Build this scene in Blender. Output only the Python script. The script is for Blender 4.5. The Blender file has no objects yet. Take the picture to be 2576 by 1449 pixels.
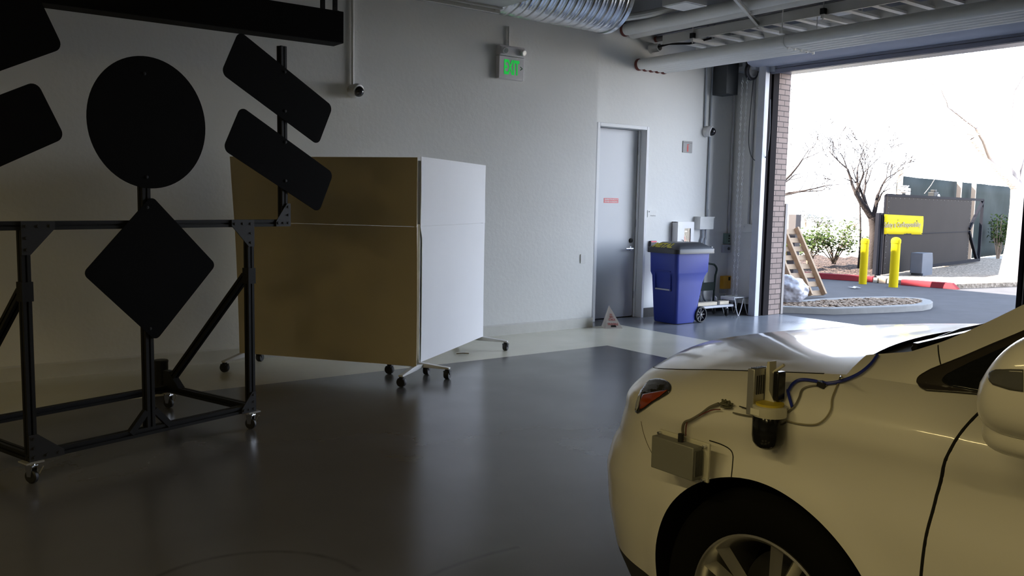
import bpy, bmesh, math, random
import numpy as np
from mathutils import Vector, Matrix
from mathutils.bvhtree import BVHTree
random.seed(7)
scene = bpy.context.scene
COL = scene.collection

# ------------------------------------------------------------------ camera
F_PX, CX_PX, CY_PX = 2171.69, 1288.0, 724.5
YAW, PITCH, ROLL = map(math.radians, (36.69, 5.69, -1.10))
CAM = np.array([0.0, 0.0, 1.5])
_f = np.array([math.sin(YAW)*math.cos(PITCH), math.cos(YAW)*math.cos(PITCH), -math.sin(PITCH)])
_r = np.array([math.cos(YAW), -math.sin(YAW), 0.0]); _d = np.cross(_f, _r)
_c, _s = math.cos(ROLL), math.sin(ROLL)
ROT = np.array([_c*_r+_s*_d, -_s*_r+_c*_d, _f])
cam = bpy.data.objects.new('camera', bpy.data.cameras.new('camera')); COL.objects.link(cam)
cam.data.sensor_width = 36.0; cam.data.lens = F_PX/2576*36.0
cam.data.clip_start = 0.05; cam.data.clip_end = 400
m = Matrix([(ROT[0][i], -ROT[1][i], -ROT[2][i], CAM[i]) for i in range(3)] + [(0, 0, 0, 1)])
cam.matrix_world = m
scene.camera = cam

# ------------------------------------------------------------------ light
scene.view_settings.view_transform = 'Standard'
scene.view_settings.look = 'None'
scene.view_settings.gamma = 1.0
scene.view_settings.use_curve_mapping = False
scene.view_settings.exposure = 0.0
w = bpy.data.worlds.new('world'); scene.world = w; w.use_nodes = True
bg = w.node_tree.nodes['Background']
wnt = w.node_tree                                      # hazy bright sky: brilliant near the horizon, deeper blue overhead
wtc = wnt.nodes.new('ShaderNodeTexCoord'); wsp = wnt.nodes.new('ShaderNodeSeparateXYZ'); wnt.links.new(wtc.outputs['Generated'], wsp.inputs[0])
wcr = wnt.nodes.new('ShaderNodeValToRGB'); wnt.links.new(wsp.outputs['Z'], wcr.inputs[0]); wnt.links.new(wcr.outputs[0], bg.inputs[0])
wcr.color_ramp.elements[0].position = 0.0; wcr.color_ramp.elements[0].color = (0.86, 0.91, 1.0, 1)
wcr.color_ramp.elements[1].position = 1.0; wcr.color_ramp.elements[1].color = (0.09, 0.13, 0.20, 1)
for _p, _c in ((0.22, (0.70, 0.79, 0.95, 1)), (0.5, (0.26, 0.34, 0.48, 1))):
    _e = wcr.color_ramp.elements.new(_p); _e.color = _c
bg.inputs[1].default_value = 12.4
sun = bpy.data.objects.new('sun', bpy.data.lights.new('sun', 'SUN')); COL.objects.link(sun)
sun.data.energy = 50.0; sun.data.angle = 0.009; sun.data.color = (1.0, 0.94, 0.84)
sun.rotation_euler = Vector((0.80, -0.60, -0.80)).to_track_quat('-Z', 'Y').to_euler()

# ------------------------------------------------------------------ helpers
def ray(x, y):
    return ROT.T @ np.array([(x-CX_PX)/F_PX, (y-CY_PX)/F_PX, 1.0])
def at(x, y, axis, val):                  # where the sight line of a picture point meets a plane of the place
    d = ray(x, y); i = 'XYZ'.index(axis)
    return CAM + d*(val-CAM[i])/d[i]
def atp(x, y, p, n):
    d = ray(x, y); n = np.array(n, float)
    return CAM + d*(((np.array(p, float)-CAM) @ n)/(d @ n))
V = Vector

MATS = {}
def mat(name, col, rough=0.5, metal=0.0, var=0.12, scale=6.0, bump=0.0, bscale=40.0, coat=0.0, emit=None, spec=0.5, alpha=1.0, trans=0.0, detail=4.0):
    if name in MATS: return MATS[name]
    mt = bpy.data.materials.new(name); mt.use_nodes = True
    nt = mt.node_tree; b = nt.nodes['Principled BSDF']
    b.inputs['Roughness'].default_value = rough; b.inputs['Metallic'].default_value = metal
    b.inputs['Specular IOR Level'].default_value = spec
    b.inputs['Coat Weight'].default_value = coat; b.inputs['Coat Roughness'].default_value = 0.06
    b.inputs['Alpha'].default_value = alpha; b.inputs['Transmission Weight'].default_value = trans
    tc = nt.nodes.new('ShaderNodeTexCoord')
    nz = nt.nodes.new('ShaderNodeTexNoise'); nz.inputs['Scale'].default_value = scale; nz.inputs['Detail'].default_value = detail
    nt.links.new(tc.outputs['Object'], nz.inputs['Vector'])
    mx = nt.nodes.new('ShaderNodeMix'); mx.data_type = 'RGBA'
    lo = [c*(1-var) for c in col]; hi = [min(1, c*(1+var)) for c in col]
    mx.inputs[6].default_value = (*lo, 1); mx.inputs[7].default_value = (*hi, 1)
    nt.links.new(nz.outputs['Fac'], mx.inputs[0]); nt.links.new(mx.outputs[2], b.inputs['Base Color'])
    if bump:
        n2 = nt.nodes.new('ShaderNodeTexNoise'); n2.inputs['Scale'].default_value = bscale; n2.inputs['Detail'].default_value = 6
        nt.links.new(tc.outputs['Object'], n2.inputs['Vector'])
        bp = nt.nodes.new('ShaderNodeBump'); bp.inputs['Strength'].default_value = bump; bp.inputs['Distance'].default_value = 0.02
        nt.links.new(n2.outputs['Fac'], bp.inputs['Height']); nt.links.new(bp.outputs['Normal'], b.inputs['Normal'])
    if emit:
        b.inputs['Emission Color'].default_value = (*emit[:3], 1); b.inputs['Emission Strength'].default_value = emit[3]
    MATS[name] = mt
    return mt

ORIGIN = {}
def tag(o, label=None, cat=None, group=None, kind=None):
    if label: o['label'] = label
    if cat: o['category'] = cat
    if group: o['group'] = group
    if kind: o['kind'] = kind
    return o
def thing(name, label, cat, loc=(0, 0, 0), group=None):
    o = bpy.data.objects.new(name, None); COL.objects.link(o)
    o.empty_display_size = 0.1
    o.location = loc; ORIGIN[o.name] = V(loc)
    return tag(o, label, cat, group)

class MB:
    def __init__(s): s.v = []; s.f = []
    def add(s, vs, fs):
        n = len(s.v); s.v += [tuple(float(c) for c in v) for v in vs]; s.f += [tuple(i+n for i in f) for f in fs]; return s
    def obox(s, c, a, b, d):
        c, a, b, d = V(c), V(a), V(b), V(d)
        vs = [c+a*i+b*j+d*k for k in (-1, 1) for j in (-1, 1) for i in (-1, 1)]
        return s.add(vs, [(0, 2, 3, 1), (4, 5, 7, 6), (0, 1, 5, 4), (2, 6, 7, 3), (0, 4, 6, 2), (1, 3, 7, 5)])
    def box(s, x0, y0, z0, x1, y1, z1):
        return s.obox(((x0+x1)/2, (y0+y1)/2, (z0+z1)/2), ((x1-x0)/2, 0, 0), (0, (y1-y0)/2, 0), (0, 0, (z1-z0)/2))
    def bar(s, p, q, w, h, up=(0, 0, 1)):
        p, q = V(p), V(q); d = (q-p)/2; u = V(up); sd = d.cross(u)
        if sd.length < 1e-6: sd = d.cross(V((1, 0, 0)))
        sd.normalize(); u = sd.cross(d).normalized()
        return s.obox((p+q)/2, d, sd*w/2, u*h/2)
    def tslot(s, p, q, w, up=(0, 0, 1)):            # slotted aluminium extrusion
        p, q = V(p), V(q); d = q-p; u = V(up); sd = d.cross(u)
        if sd.length < 1e-6: sd = d.cross(V((1, 0, 0)))
        sd.normalize(); u = sd.cross(d).normalized()
        h = w/2; g = w*.11; k = w*.22
        q4 = [(-h, -h), (-g, -h), (-g, -h+k), (g, -h+k), (g, -h)]
        prof = []
        for r in range(4):
            c, sn = [(1, 0), (0, 1), (-1, 0), (0, -1)][r]
            prof += [(x*c-y*sn, x*sn+y*c) for x, y in q4]
        return s.prism([p+sd*x+u*y for x, y in prof], d)
    def prism(s, pts, vec):
        n = len(pts); vec = V(vec); pts = [V(p) for p in pts]
        return s.add(pts+[p+vec for p in pts], [tuple(range(n))[::-1], tuple(range(n, 2*n))]+[(i, (i+1) % n, n+(i+1) % n, n+i) for i in range(n)])
    def tube(s, pts, r, n=10, cap=True):
        pts = [V(p) for p in pts]; rs = r if isinstance(r, (list, tuple)) else [r]*len(pts)
        vs = []; u = None
        for i, p in enumerate(pts):
            t = (pts[min(i+1, len(pts)-1)]-pts[max(i-1, 0)]).normalized()
            if u is None:
                u = t.cross(V((0, 0, 1)) if abs(t.z) < .9 else V((1, 0, 0))).normalized()
            else:
                u = (u-t*u.dot(t)); u = u.normalized() if u.length > 1e-6 else t.orthogonal().normalized()
            b = t.cross(u)
            vs += [p+(u*math.cos(2*math.pi*k/n)+b*math.sin(2*math.pi*k/n))*rs[i] for k in range(n)]
        fs = [(i*n+k, i*n+(k+1) % n, (i+1)*n+(k+1) % n, (i+1)*n+k) for i in range(len(pts)-1) for k in range(n)]
        if cap: fs += [tuple(range(n))[::-1], tuple(range((len(pts)-1)*n, len(pts)*n))]
        return s.add(vs, fs)
    def lathe(s, c, axis, prof, n=32, cap=True):     # prof: (radius, distance along axis)
        c = V(c); t = V(axis).normalized(); u = t.orthogonal().normalized(); b = t.cross(u); vs = []
        for r, h in prof:
            vs += [c+t*h+(u*math.cos(2*math.pi*k/n)+b*math.sin(2*math.pi*k/n))*max(r, 1e-4) for k in range(n)]
        fs = [(i*n+k, i*n+(k+1) % n, (i+1)*n+(k+1) % n, (i+1)*n+k) for i in range(len(prof)-1) for k in range(n)]
        if cap: fs += [tuple(range(n))[::-1], tuple(range((len(prof)-1)*n, len(prof)*n))]
        return s.add(vs, fs)
    def grid(s, rows, flip=False):                   # rows of points -> quads
        n = len(rows[0]); vs = [p for r in rows for p in r]
        fs = [(i*n+k, i*n+k+1, (i+1)*n+k+1, (i+1)*n+k) for i in range(len(rows)-1) for k in range(n-1)]
        if flip: fs = [f[::-1] for f in fs]
        return s.add(vs, fs)
    def build(s, name, m, parent=None, bevel=0.0, angle=35, smooth=True, recalc=True, solid=0.0, seg=2):
        me = bpy.data.meshes.new(name)
        if parent is not None: org = ORIGIN[parent.name]
        else:
            a = np.array(s.v); org = V(((a[:, 0].min()+a[:, 0].max())/2, (a[:, 1].min()+a[:, 1].max())/2, a[:, 2].min()))
        me.from_pydata([tuple(V(v)-org) for v in s.v], [], s.f)
        if recalc:
            bm = bmesh.new(); bm.from_mesh(me); bmesh.ops.recalc_face_normals(bm, faces=bm.faces[:]); bm.to_mesh(me); bm.free()
        me.materials.append(m)
        if smooth:
            me.shade_smooth()
            me.set_sharp_from_angle(angle=math.radians(angle))
        o = bpy.data.objects.new(name, me); COL.objects.link(o)
        if parent is not None: o.parent = parent
        else: o.location = org
        ORIGIN[o.name] = org.copy()
        if solid:
            md = o.modifiers.new('thickness', 'SOLIDIFY'); md.thickness = solid; md.offset = -1
        if bevel:
            md = o.modifiers.new('bevel', 'BEVEL'); md.width = bevel; md.segments = seg; md.limit_method = 'ANGLE'; md.angle_limit = math.radians(40)
        return o

def text_mb(body, c, right, up, wd, ht, depth=0.002, bold=0.0, shear=0.0):   # lettering as a mesh of the given width and height, centred at c
    cu = bpy.data.curves.new('lettering', 'FONT'); cu.body = body; cu.size = 1; cu.align_x = 'CENTER'; cu.offset = bold; cu.shear = shear
    cu.resolution_u = 3
    ob = bpy.data.objects.new('lettering', cu); COL.objects.link(ob)
    bpy.context.view_layer.update()
    me = bpy.data.meshes.new_from_object(ob.evaluated_get(bpy.context.evaluated_depsgraph_get()))
    bpy.data.objects.remove(ob); bpy.data.curves.remove(cu)
    vs = np.array([v.co[:] for v in me.vertices]); fs = [tuple(p.vertices) for p in me.polygons]; bpy.data.meshes.remove(me)
    lo, hi = vs.min(0), vs.max(0); right = V(right).normalized(); up = V(up).normalized(); nrm = right.cross(up)
    P = [V(c)+right*((x-(lo[0]+hi[0])/2)/(hi[0]-lo[0])*wd)+up*((y-(lo[1]+hi[1])/2)/(hi[1]-lo[1])*ht) for x, y, z in vs]
    n = len(P); mb = MB()
    edges = {}
    for f in fs:
        for i in range(len(f)):
            e = (f[i], f[(i+1) % len(f)]); edges[tuple(sorted(e))] = edges.get(tuple(sorted(e)), []) + [e]
    sides = [(e[0][0], e[0][1], e[0][1]+n, e[0][0]+n) for e in edges.values() if len(e) == 1]
    mb.add(P+[p+nrm*depth for p in P], [f[::-1] for f in fs]+[tuple(i+n for i in f) for f in fs]+sides)
    return mb

def rrect(w, h, r, n=6):                  # rounded rectangle outline, counter-clockwise
    out = []
    for cx, cy, a0 in ((w/2-r, h/2-r, 0), (-w/2+r, h/2-r, 90), (-w/2+r, -h/2+r, 180), (w/2-r, -h/2+r, 270)):
        out += [(cx+r*math.cos(math.radians(a0+90*k/n)), cy+r*math.sin(math.radians(a0+90*k/n))) for k in range(n+1)]
    return out
def smooth_path(pts, k=6):                # Catmull-Rom through the points
    P = [V(p) for p in pts]; out = []
    for i in range(len(P)-1):
        a, b, c, d = P[max(i-1, 0)], P[i], P[i+1], P[min(i+2, len(P)-1)]
        for j in range(k):
            t = j/k
            out.append(0.5*((2*b)+(c-a)*t+(2*a-5*b+4*c-d)*t*t+(3*b-a-3*c+d)*t**3))
    return out+[P[-1]]

# ------------------------------------------------------------------ materials of the place
def floor_material():
    mt = bpy.data.materials.new('painted_concrete_floor'); mt.use_nodes = True; nt = mt.node_tree; b = nt.nodes['Principled BSDF']; L = nt.links.new
    geo = nt.nodes.new('ShaderNodeNewGeometry'); sp = nt.nodes.new('ShaderNodeSeparateXYZ'); L(geo.outputs['Position'], sp.inputs[0])
    def mth(op, a, bb, clamp=False):
        n = nt.nodes.new('ShaderNodeMath'); n.operation = op; n.use_clamp = clamp
        for i, v in enumerate((a, bb)):
            if isinstance(v, (int, float)): n.inputs[i].default_value = v
            elif v is not None: L(v, n.inputs[i])
        return n.outputs[0]
    X, Y = sp.outputs['X'], sp.outputs['Y']
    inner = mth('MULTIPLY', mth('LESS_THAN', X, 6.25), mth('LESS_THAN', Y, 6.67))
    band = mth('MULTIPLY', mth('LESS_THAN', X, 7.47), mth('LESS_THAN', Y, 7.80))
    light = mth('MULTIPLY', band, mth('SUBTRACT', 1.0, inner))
    n1 = nt.nodes.new('ShaderNodeTexNoise'); n1.inputs['Scale'].default_value = 1.3; n1.inputs['Detail'].default_value = 3; L(geo.outputs['Position'], n1.inputs['Vector'])
    n2 = nt.nodes.new('ShaderNodeTexNoise'); n2.inputs['Scale'].default_value = 9; n2.inputs['Detail'].default_value = 3; L(geo.outputs['Position'], n2.inputs['Vector'])
    def mix(f, a, c):
        n = nt.nodes.new('ShaderNodeMix'); n.data_type = 'RGBA'
        for i, v in ((0, f), (6, a), (7, c)):
            if isinstance(v, tuple): n.inputs[i].default_value = (*v, 1)
            elif isinstance(v, (int, float)): n.inputs[i].default_value = v
            else: L(v, n.inputs[i])
        return n.outputs[2]
    door_light_zone = mth('GREATER_THAN', X, 7.47)  # daylight by the opening put into the floor colour as a lighter tone
    dark = mix(door_light_zone, mix(n1.outputs['Fac'], (0.080, 0.077, 0.074), (0.115, 0.111, 0.106)), mix(n1.outputs['Fac'], (0.20, 0.21, 0.23), (0.27, 0.28, 0.30)))
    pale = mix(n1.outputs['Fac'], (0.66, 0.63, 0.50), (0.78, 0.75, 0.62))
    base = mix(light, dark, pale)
    # tyre scuffs: thin arcs on the paint
    def arc(cx, cy, r, wdt, x0, x1, y0, y1):
        dx = mth('SUBTRACT', X, cx); dy = mth('SUBTRACT', Y, cy)
        dist = mth('SQRT', mth('ADD', mth('MULTIPLY', dx, dx), mth('MULTIPLY', dy, dy)), None)
        k = mth('SUBTRACT', 1.0, mth('DIVIDE', mth('ABSOLUTE', mth('SUBTRACT', dist, r), None), wdt), True)
        lim = mth('MULTIPLY', mth('MULTIPLY', mth('GREATER_THAN', X, x0), mth('LESS_THAN', X, x1)), mth('MULTIPLY', mth('GREATER_THAN', Y, y0), mth('LESS_THAN', Y, y1)))
        return mth('MULTIPLY', mth('MULTIPLY', k, lim), n2.outputs['Fac'])
    sc = mth('ADD', arc(1.07, 3.05, 0.46, 0.022, 0.85, 1.56, 3.05, 3.6), arc(2.07, 1.59, 1.31, 0.022, 1.6, 2.22, 2.7, 3.0))
    base = mix(mth('MULTIPLY', sc, 0.9, True), base, (0.03, 0.03, 0.03))
    L(base, b.inputs['Base Color'])
    rr = nt.nodes.new('ShaderNodeMapRange'); rr.inputs[3].default_value = 0.14; rr.inputs[4].default_value = 0.32; L(n1.outputs['Fac'], rr.inputs[0])
    L(rr.outputs[0], b.inputs['Roughness'])
    bp = nt.nodes.new('ShaderNodeBump'); bp.inputs['Strength'].default_value = 0.03; bp.inputs['Distance'].default_value = 0.01
    L(n2.outputs['Fac'], bp.inputs['Height']); L(bp.outputs['Normal'], b.inputs['Normal'])
    return mt
def brick_material():
    mt = bpy.data.materials.new('buff_brick'); mt.use_nodes = True; nt = mt.node_tree; b = nt.nodes['Principled BSDF']; L = nt.links.new
    tc = nt.nodes.new('ShaderNodeTexCoord'); mp = nt.nodes.new('ShaderNodeMapping'); L(tc.outputs['Object'], mp.inputs['Vector'])
    mp.inputs['Rotation'].default_value = (math.radians(90), 0, 0)
    br = nt.nodes.new('ShaderNodeTexBrick'); L(mp.outputs[0], br.inputs['Vector'])
    br.inputs['Color1'].default_value = (0.30, 0.225, 0.195, 1); br.inputs['Color2'].default_value = (0.24, 0.18, 0.155, 1); br.inputs['Mortar'].default_value = (0.07, 0.055, 0.05, 1)
    br.inputs['Scale'].default_value = 1.0; br.inputs['Brick Width'].default_value = 0.20; br.inputs['Row Height'].default_value = 0.072; br.inputs['Mortar Size'].default_value = 0.006
    L(br.outputs['Color'], b.inputs['Base Color']); b.inputs['Roughness'].default_value = 0.9
    return mt
def lidded(name, c1, c2, scale, rough=0.95, bump=0.6):
    mt = bpy.data.materials.new(name); mt.use_nodes = True; nt = mt.node_tree; b = nt.nodes['Principled BSDF']; L = nt.links.new
    tc = nt.nodes.new('ShaderNodeTexCoord'); vo = nt.nodes.new('ShaderNodeTexVoronoi'); vo.inputs['Scale'].default_value = scale; L(tc.outputs['Object'], vo.inputs['Vector'])
    sp = nt.nodes.new('ShaderNodeSeparateColor'); L(vo.outputs['Color'], sp.inputs[0])
    mx = nt.nodes.new('ShaderNodeMix'); mx.data_type = 'RGBA'; mx.inputs[6].default_value = (*c1, 1); mx.inputs[7].default_value = (*c2, 1)
    L(sp.outputs[0], mx.inputs[0]); L(mx.outputs[2], b.inputs['Base Color']); b.inputs['Roughness'].default_value = rough; b.inputs['Specular IOR Level'].default_value = 0.08
    bp = nt.nodes.new('ShaderNodeBump'); bp.inputs['Strength'].default_value = bump; bp.inputs['Distance'].default_value = 0.03
    L(vo.outputs['Distance'], bp.inputs['Height']); L(bp.outputs['Normal'], b.inputs['Normal'])
    return mt

M_WALL = mat('stucco_wall_paint', (0.82, 0.82, 0.80), 0.75, var=0.05, scale=1.5, bump=0.12, bscale=22)
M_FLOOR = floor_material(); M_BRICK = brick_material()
M_COVE = mat('white_cove_base', (0.66, 0.65, 0.60), 0.55, var=0.1, bump=0.1, bscale=12)
M_BLACKBASE = mat('black_rubber_base', (0.02, 0.02, 0.022), 0.5)
M_DECK = mat('dark_ceiling_deck', (0.17, 0.165, 0.16), 0.8, var=0.25)
M_BLACK = mat('black_anodised', (0.006, 0.006, 0.0065), 0.55, spec=.3)
M_SIGNBACK = mat('dark_sign_back', (0.004, 0.004, 0.0045), 0.75, spec=0.06, var=0.3, scale=3)
M_CHROME = mat('chrome', (0.75, 0.76, 0.78), 0.18, 1.0)
M_RUBBER = mat('black_rubber', (0.012, 0.012, 0.013), 0.6)
M_WHITEMET = mat('white_powder_coat', (0.72, 0.72, 0.70), 0.4)
M_GREYMET = mat('grey_painted_steel', (0.42, 0.44, 0.48), 0.45)
M_PIPE = mat('white_painted_pipe', (0.84, 0.84, 0.82), 0.45, var=0.06)
M_GALV = mat('galvanised_steel', (0.62, 0.64, 0.67), 0.24, 1.0, var=0.18, scale=14, bump=0.05, bscale=60)
M_GALVD = mat('galvanised_sheet_dull', (0.46, 0.48, 0.48), 0.5, 0.7, var=0.12, scale=8)
M_RED = mat('red_paint', (0.62, 0.06, 0.05), 0.5)
M_FIRESTOP = mat('red_firestop', (0.17, 0.05, 0.04), 0.8)
M_YEL = mat('yellow_paint', (0.42, 0.33, 0.004), 0.7, spec=.1, var=0.06)
M_WOOD = mat('pallet_pine', (0.36, 0.26, 0.17), 0.75, var=0.25, scale=9, bump=0.2)
M_GLASS = mat('clear_glass', (0.95, 0.97, 0.97), 0.03, trans=1.0, var=0.0)

# ------------------------------------------------------------------ the room
YA, YB, XR, XO, ZC = 7.80, 8.13, 9.94, 10.24, 5.0      # back wall, door wall, right wall inside / outside, ceiling
OY0, OY1, OZ = 4.17, 7.45, 3.31                        # roll-up door opening
XL, YF = -7.0, -6.0
def struct(name, mb, m, parent=None, **k):
    o = mb.build(name, m, parent, **k)
    if parent is None: o['kind'] = 'structure'
    return o
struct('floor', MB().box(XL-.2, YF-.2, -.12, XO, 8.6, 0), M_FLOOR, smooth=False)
struct('wall_back', MB().box(XL, YA, 0, 7.03, 8.45, ZC), M_WALL, smooth=False)
fx0 = at(1501, 307, 'Y', YB)[0]; fx1 = at(1631, 321, 'Y', YB)[0]; fz = at(1501, 307, 'Y', YB)[2]
wb = MB(); wb.box(7.03, YB, 0, fx0+.02, 8.45, ZC); wb.box(fx1-.02, YB, 0, XO, 8.45, ZC); wb.box(fx0+.02, YB, fz-.02, fx1-.02, 8.45, ZC)
struct('wall_back_recess', wb, M_WALL, smooth=False)
wr = MB(); wr.box(XR, OY1, 0, XO, YB, ZC); wr.box(XR, OY0, OZ+.02, XO, OY1, ZC); wr.box(XR, YF, 0, XO, OY0, ZC)
struct('wall_right', wr, M_WALL, smooth=False)
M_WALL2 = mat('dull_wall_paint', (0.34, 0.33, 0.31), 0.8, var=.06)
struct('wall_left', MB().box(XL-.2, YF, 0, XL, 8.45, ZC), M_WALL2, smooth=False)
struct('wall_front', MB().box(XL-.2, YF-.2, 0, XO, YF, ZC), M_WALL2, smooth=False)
ceil = MB().box(XL-.2, YF-.2, ZC, XO, 8.45, ZC+.2)
for k in range(46):                                     # corrugations of the metal roof deck
    y = YF+.1+k*.3
    ceil.box(XL, y, ZC-.06, XR, y+.12, ZC)
struct('ceiling', ceil, M_DECK, smooth=False)
# outside face of the building: brick pier beside the opening, wall above and parapet
bo = MB(); bo.box(XO, OY1, 0, XO+.02, 8.6, 6.3)
struct('trim_1', bo, M_BRICK, smooth=False)
struct('wall_outside', MB().box(XO, YF, OZ+.1, XO+.02, OY1, 6.3).box(XO, YF, 0, XO+.02, OY0, OZ+.1).box(XO-.3, YF, ZC+.2, XO, 8.6, 6.3).box(XL, 8.45, 0, XO, 8.6, 6.3).box(XO-.3, 8.6, 0, XO+.02, 24, 6.3), M_BRICK, smooth=False)
# baseboards
struct('baseboard_back', MB().prism([(XL, YA, 0), (XL, YA-.012, 0), (XL, YA-.012, .11), (XL, YA, .125)], (7.03-XL, 0, 0)).box(7.03, YA-.012, 0, 7.042, YB, .115), M_COVE, smooth=False)
struct('baseboard_right', MB().box(fx1-.0, YB-.012, 0, XR, YB, .125).box(XR-.012, OY1+.02, 0, XR, YB-.012, .125), M_BLACKBASE, smooth=False)

# steel door in the recess
door = thing('door_1', 'grey steel exit door with lever handle and red sticker', 'door', ((fx0+fx1)/2, YB, 0))
del door['category']; door['kind'] = 'structure'
fw = .045; M_DOOR = mat('door_paint', (0.55, 0.57, 0.60), 0.42, var=0.03, scale=2)
fr = MB(); yb = 8.27
for a, b in ((fx0, fx0+fw), (fx1-fw, fx1)): fr.box(a, YB-.025, 0, b, yb+.02, fz)
fr.box(fx0+fw, YB-.025, fz-fw, fx1-fw, yb+.02, fz); fr.box(fx1-fw-.016, yb-.06, 0, fx1-fw, yb-.02, fz-fw)
fr.build('door_frame', mat('door_frame_paint', (0.66, 0.67, 0.69), 0.42, var=0.03), door, bevel=.004)
leaf = MB().box(fx0+fw+.004, yb-.02, .012, fx1-fw-.02, yb+.02, fz-fw-.004).build('door_leaf', M_DOOR, door, bevel=.003)
p = at(1582, 625, 'Y', yb-.02)
h = MB(); h.lathe((p[0]+.03, yb-.02, p[2]), (0, -1, 0), [(.032, 0), (.032, .012), (.014, .014), (.014, .05)]); h.tube([(p[0]+.03, yb-.07, p[2]), (p[0]-.06, yb-.075, p[2]), (p[0]-.10, yb-.07, p[2])], .012)
h.build('door_handle', M_CHROME, leaf)
p = at(1586, 605, 'Y', yb-.02); MB().lathe((p[0], yb-.02, p[2]), (0, -1, 0), [(.03, 0), (.03, .014), (.018, .02)]).build('deadbolt', M_RUBBER, leaf)
for z in (.3, 1.25, 2.2): MB().lathe((fx1-fw-.012, yb-.03, z-.05), (0, 0, 1), [(.009, 0), (.009, .1)], n=12).build('door_hinge', M_GREYMET, door)
p0, p1 = at(1519, 498, 'Y', yb-.02), at(1555, 511, 'Y', yb-.02); cx, cz = (p0[0]+p1[0])/2, (p0[2]+p1[2])/2; sw, sh = p1[0]-p0[0], p0[2]-p1[2]
st = MB().box(cx-sw/2, yb-.0225, cz-sh/2, cx+sw/2, yb-.02, cz+sh/2).build('sticker', mat('sticker_red', (0.60, 0.05, 0.06), 0.4), leaf)
M_WTXT = mat('white_print', (0.85, 0.85, 0.85), 0.5, var=0.02)
tx = text_mb('GENERATOR BACK-UP', (cx, yb-.0228, cz+sh*.22), (1, 0, 0), (0, 0, 1), sw*.90, sh*.27, .0008, .01)
t2 = text_mb('POWER IN BUILDING', (cx, yb-.0228, cz-sh*.22), (1, 0, 0), (0, 0, 1), sw*.86, sh*.27, .0008, .01); tx.add(t2.v, t2.f)
tx.build('lettering', M_WTXT, st, smooth=False)

# roll-up door: cover over the drum, guides, curtain edge
rd = thing('door_2', 'open roll-up door with blue-grey drum cover and steel guides', 'door', (XR, (OY0+OY1)/2, 0)); del rd['category']; rd['kind'] = 'structure'
M_HOOD = mat('blue_grey_sheet', (0.52, 0.55, 0.66), 0.35, var=0.04)
pr = [(XR, 3.37), (9.66, 3.37), (9.55, 3.40), (9.46, 3.49), (9.41, 3.64), (9.44, 3.82), (9.56, 3.95), (9.74, 4.0), (XR, 4.0)]
MB().prism([(x, 4.0, z) for x, z in pr], (0, 3.62, 0)).build('drum_cover', M_HOOD, rd)
ct = MB(); ct.box(9.80, OY0-.02, 3.34, 9.86, OY1+.02, 3.368); ct.box(9.815, OY0, 3.33, 9.845, OY1, 3.36); ct.box(9.80, OY0, 3.28, 9.815, OY1, 3.33); ct.box(9.845, OY0, 3.28, 9.86, OY1, 3.33)
ct.build('bottom_bar', mat('blue_grey_dark', (0.22, 0.23, 0.30), 0.4), rd)
MB().box(9.88, OY0, 3.31, XO+.02, OY1, 3.335).build('head_lining', mat('blue_grey_dark', (0.22, 0.23, 0.30), 0.4), rd)
gd = MB(); gd.box(9.70, OY1-.01, 0, 9.79, OY1+.10, 3.44); gd.box(9.79, OY1+.03, 0, XR, OY1+.07, 3.44)
gd.build('door_guide', mat('grey_jamb', (0.50, 0.52, 0.58), 0.45), rd, bevel=.004)
gk = MB(); gk.box(9.79, OY1-.006, 0, 9.84, OY1+.03, 3.40); gk.box(9.88, OY1-.012, 0, 10.0, OY1+.03, 3.40)
gk.build('door_track', mat('dark_track', (0.018, 0.015, 0.016), 0.85, spec=.08), rd)
gd = MB(); gd.box(9.70, OY0-.26, 0, 9.79, OY0-.14, 3.44); gd.box(9.79, OY0-.19, 0, XR, OY0-.15, 3.44); gd.box(9.90, OY0-.03, 0, 10.0, OY0+.012, 3.40)
gd.build('door_guide', mat('dark_track', (0.018, 0.015, 0.016), 0.85, spec=.08), rd)
MB().box(10.0, OY1-.008, 0, XO+.02, OY1+.005, 3.33).build('brick_reveal', M_BRICK, rd, smooth=False)
MB().box(9.78, OY1-.09, 3.30, 9.86, OY1-.01, 3.44).box(9.80, OY1-.30, 3.37, 9.90, OY1-.1, 3.43).build('stop_bracket', M_GREYMET, rd)
tag(MB().bar((10.30, 7.46, 0), (10.30, 7.46, 1.55), .05, .05).build('white_post', mat('weathered_white', (.30, .27, .25), .7)), 'short white-painted timber strip against the brick pier outside', 'post')

# ------------------------------------------------------------------ sign stand
O2 = V((0.62, 4.97, 0)); D2 = V((.9490, .3153, 0)); N2 = V((-.3153, .9490, 0))
rig = thing('sign_stand', 'large black rolling stand of slotted bars carrying dark blank sign boards', 'stand', O2+D2*.68+N2*.45)
def rp(s, n, z): return O2+D2*s+N2*n+V((0, 0, z))
W = .045
def rbar(name, a, b, up=(0, 0, 1), w=W): return MB().tslot(rp(*a), rp(*b), w, up).build(name, M_BLACK, rig, smooth=False)
SL, SR, SD = 0.0, 1.383, .90
for n in (0, SD): rbar('base_rail', (SL-.022, n, .143), (SR+.022, n, .143), up=N2)
for s in (SL, SR): rbar('base_rail', (s, .023, .143), (s, SD-.023, .143), up=D2)
for s in (SL, SR): rbar('upright', (s, 0, .166), (s, 0, 1.31), up=N2)
rbar('top_rail', (-.34, 0, 1.334), (1.70, 0, 1.334), up=N2)
rbar('centre_post', (.668, 0, .166), (.668, 0, 1.312), up=N2, w=.05)
rbar('centre_post', (.668, 0, 1.357), (.668, 0, 1.95), up=N2, w=.05)
for s in (-.30, 1.66): rbar('sign_post', (s, 0, 1.357), (s, 0, 2.475), up=N2)
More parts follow.
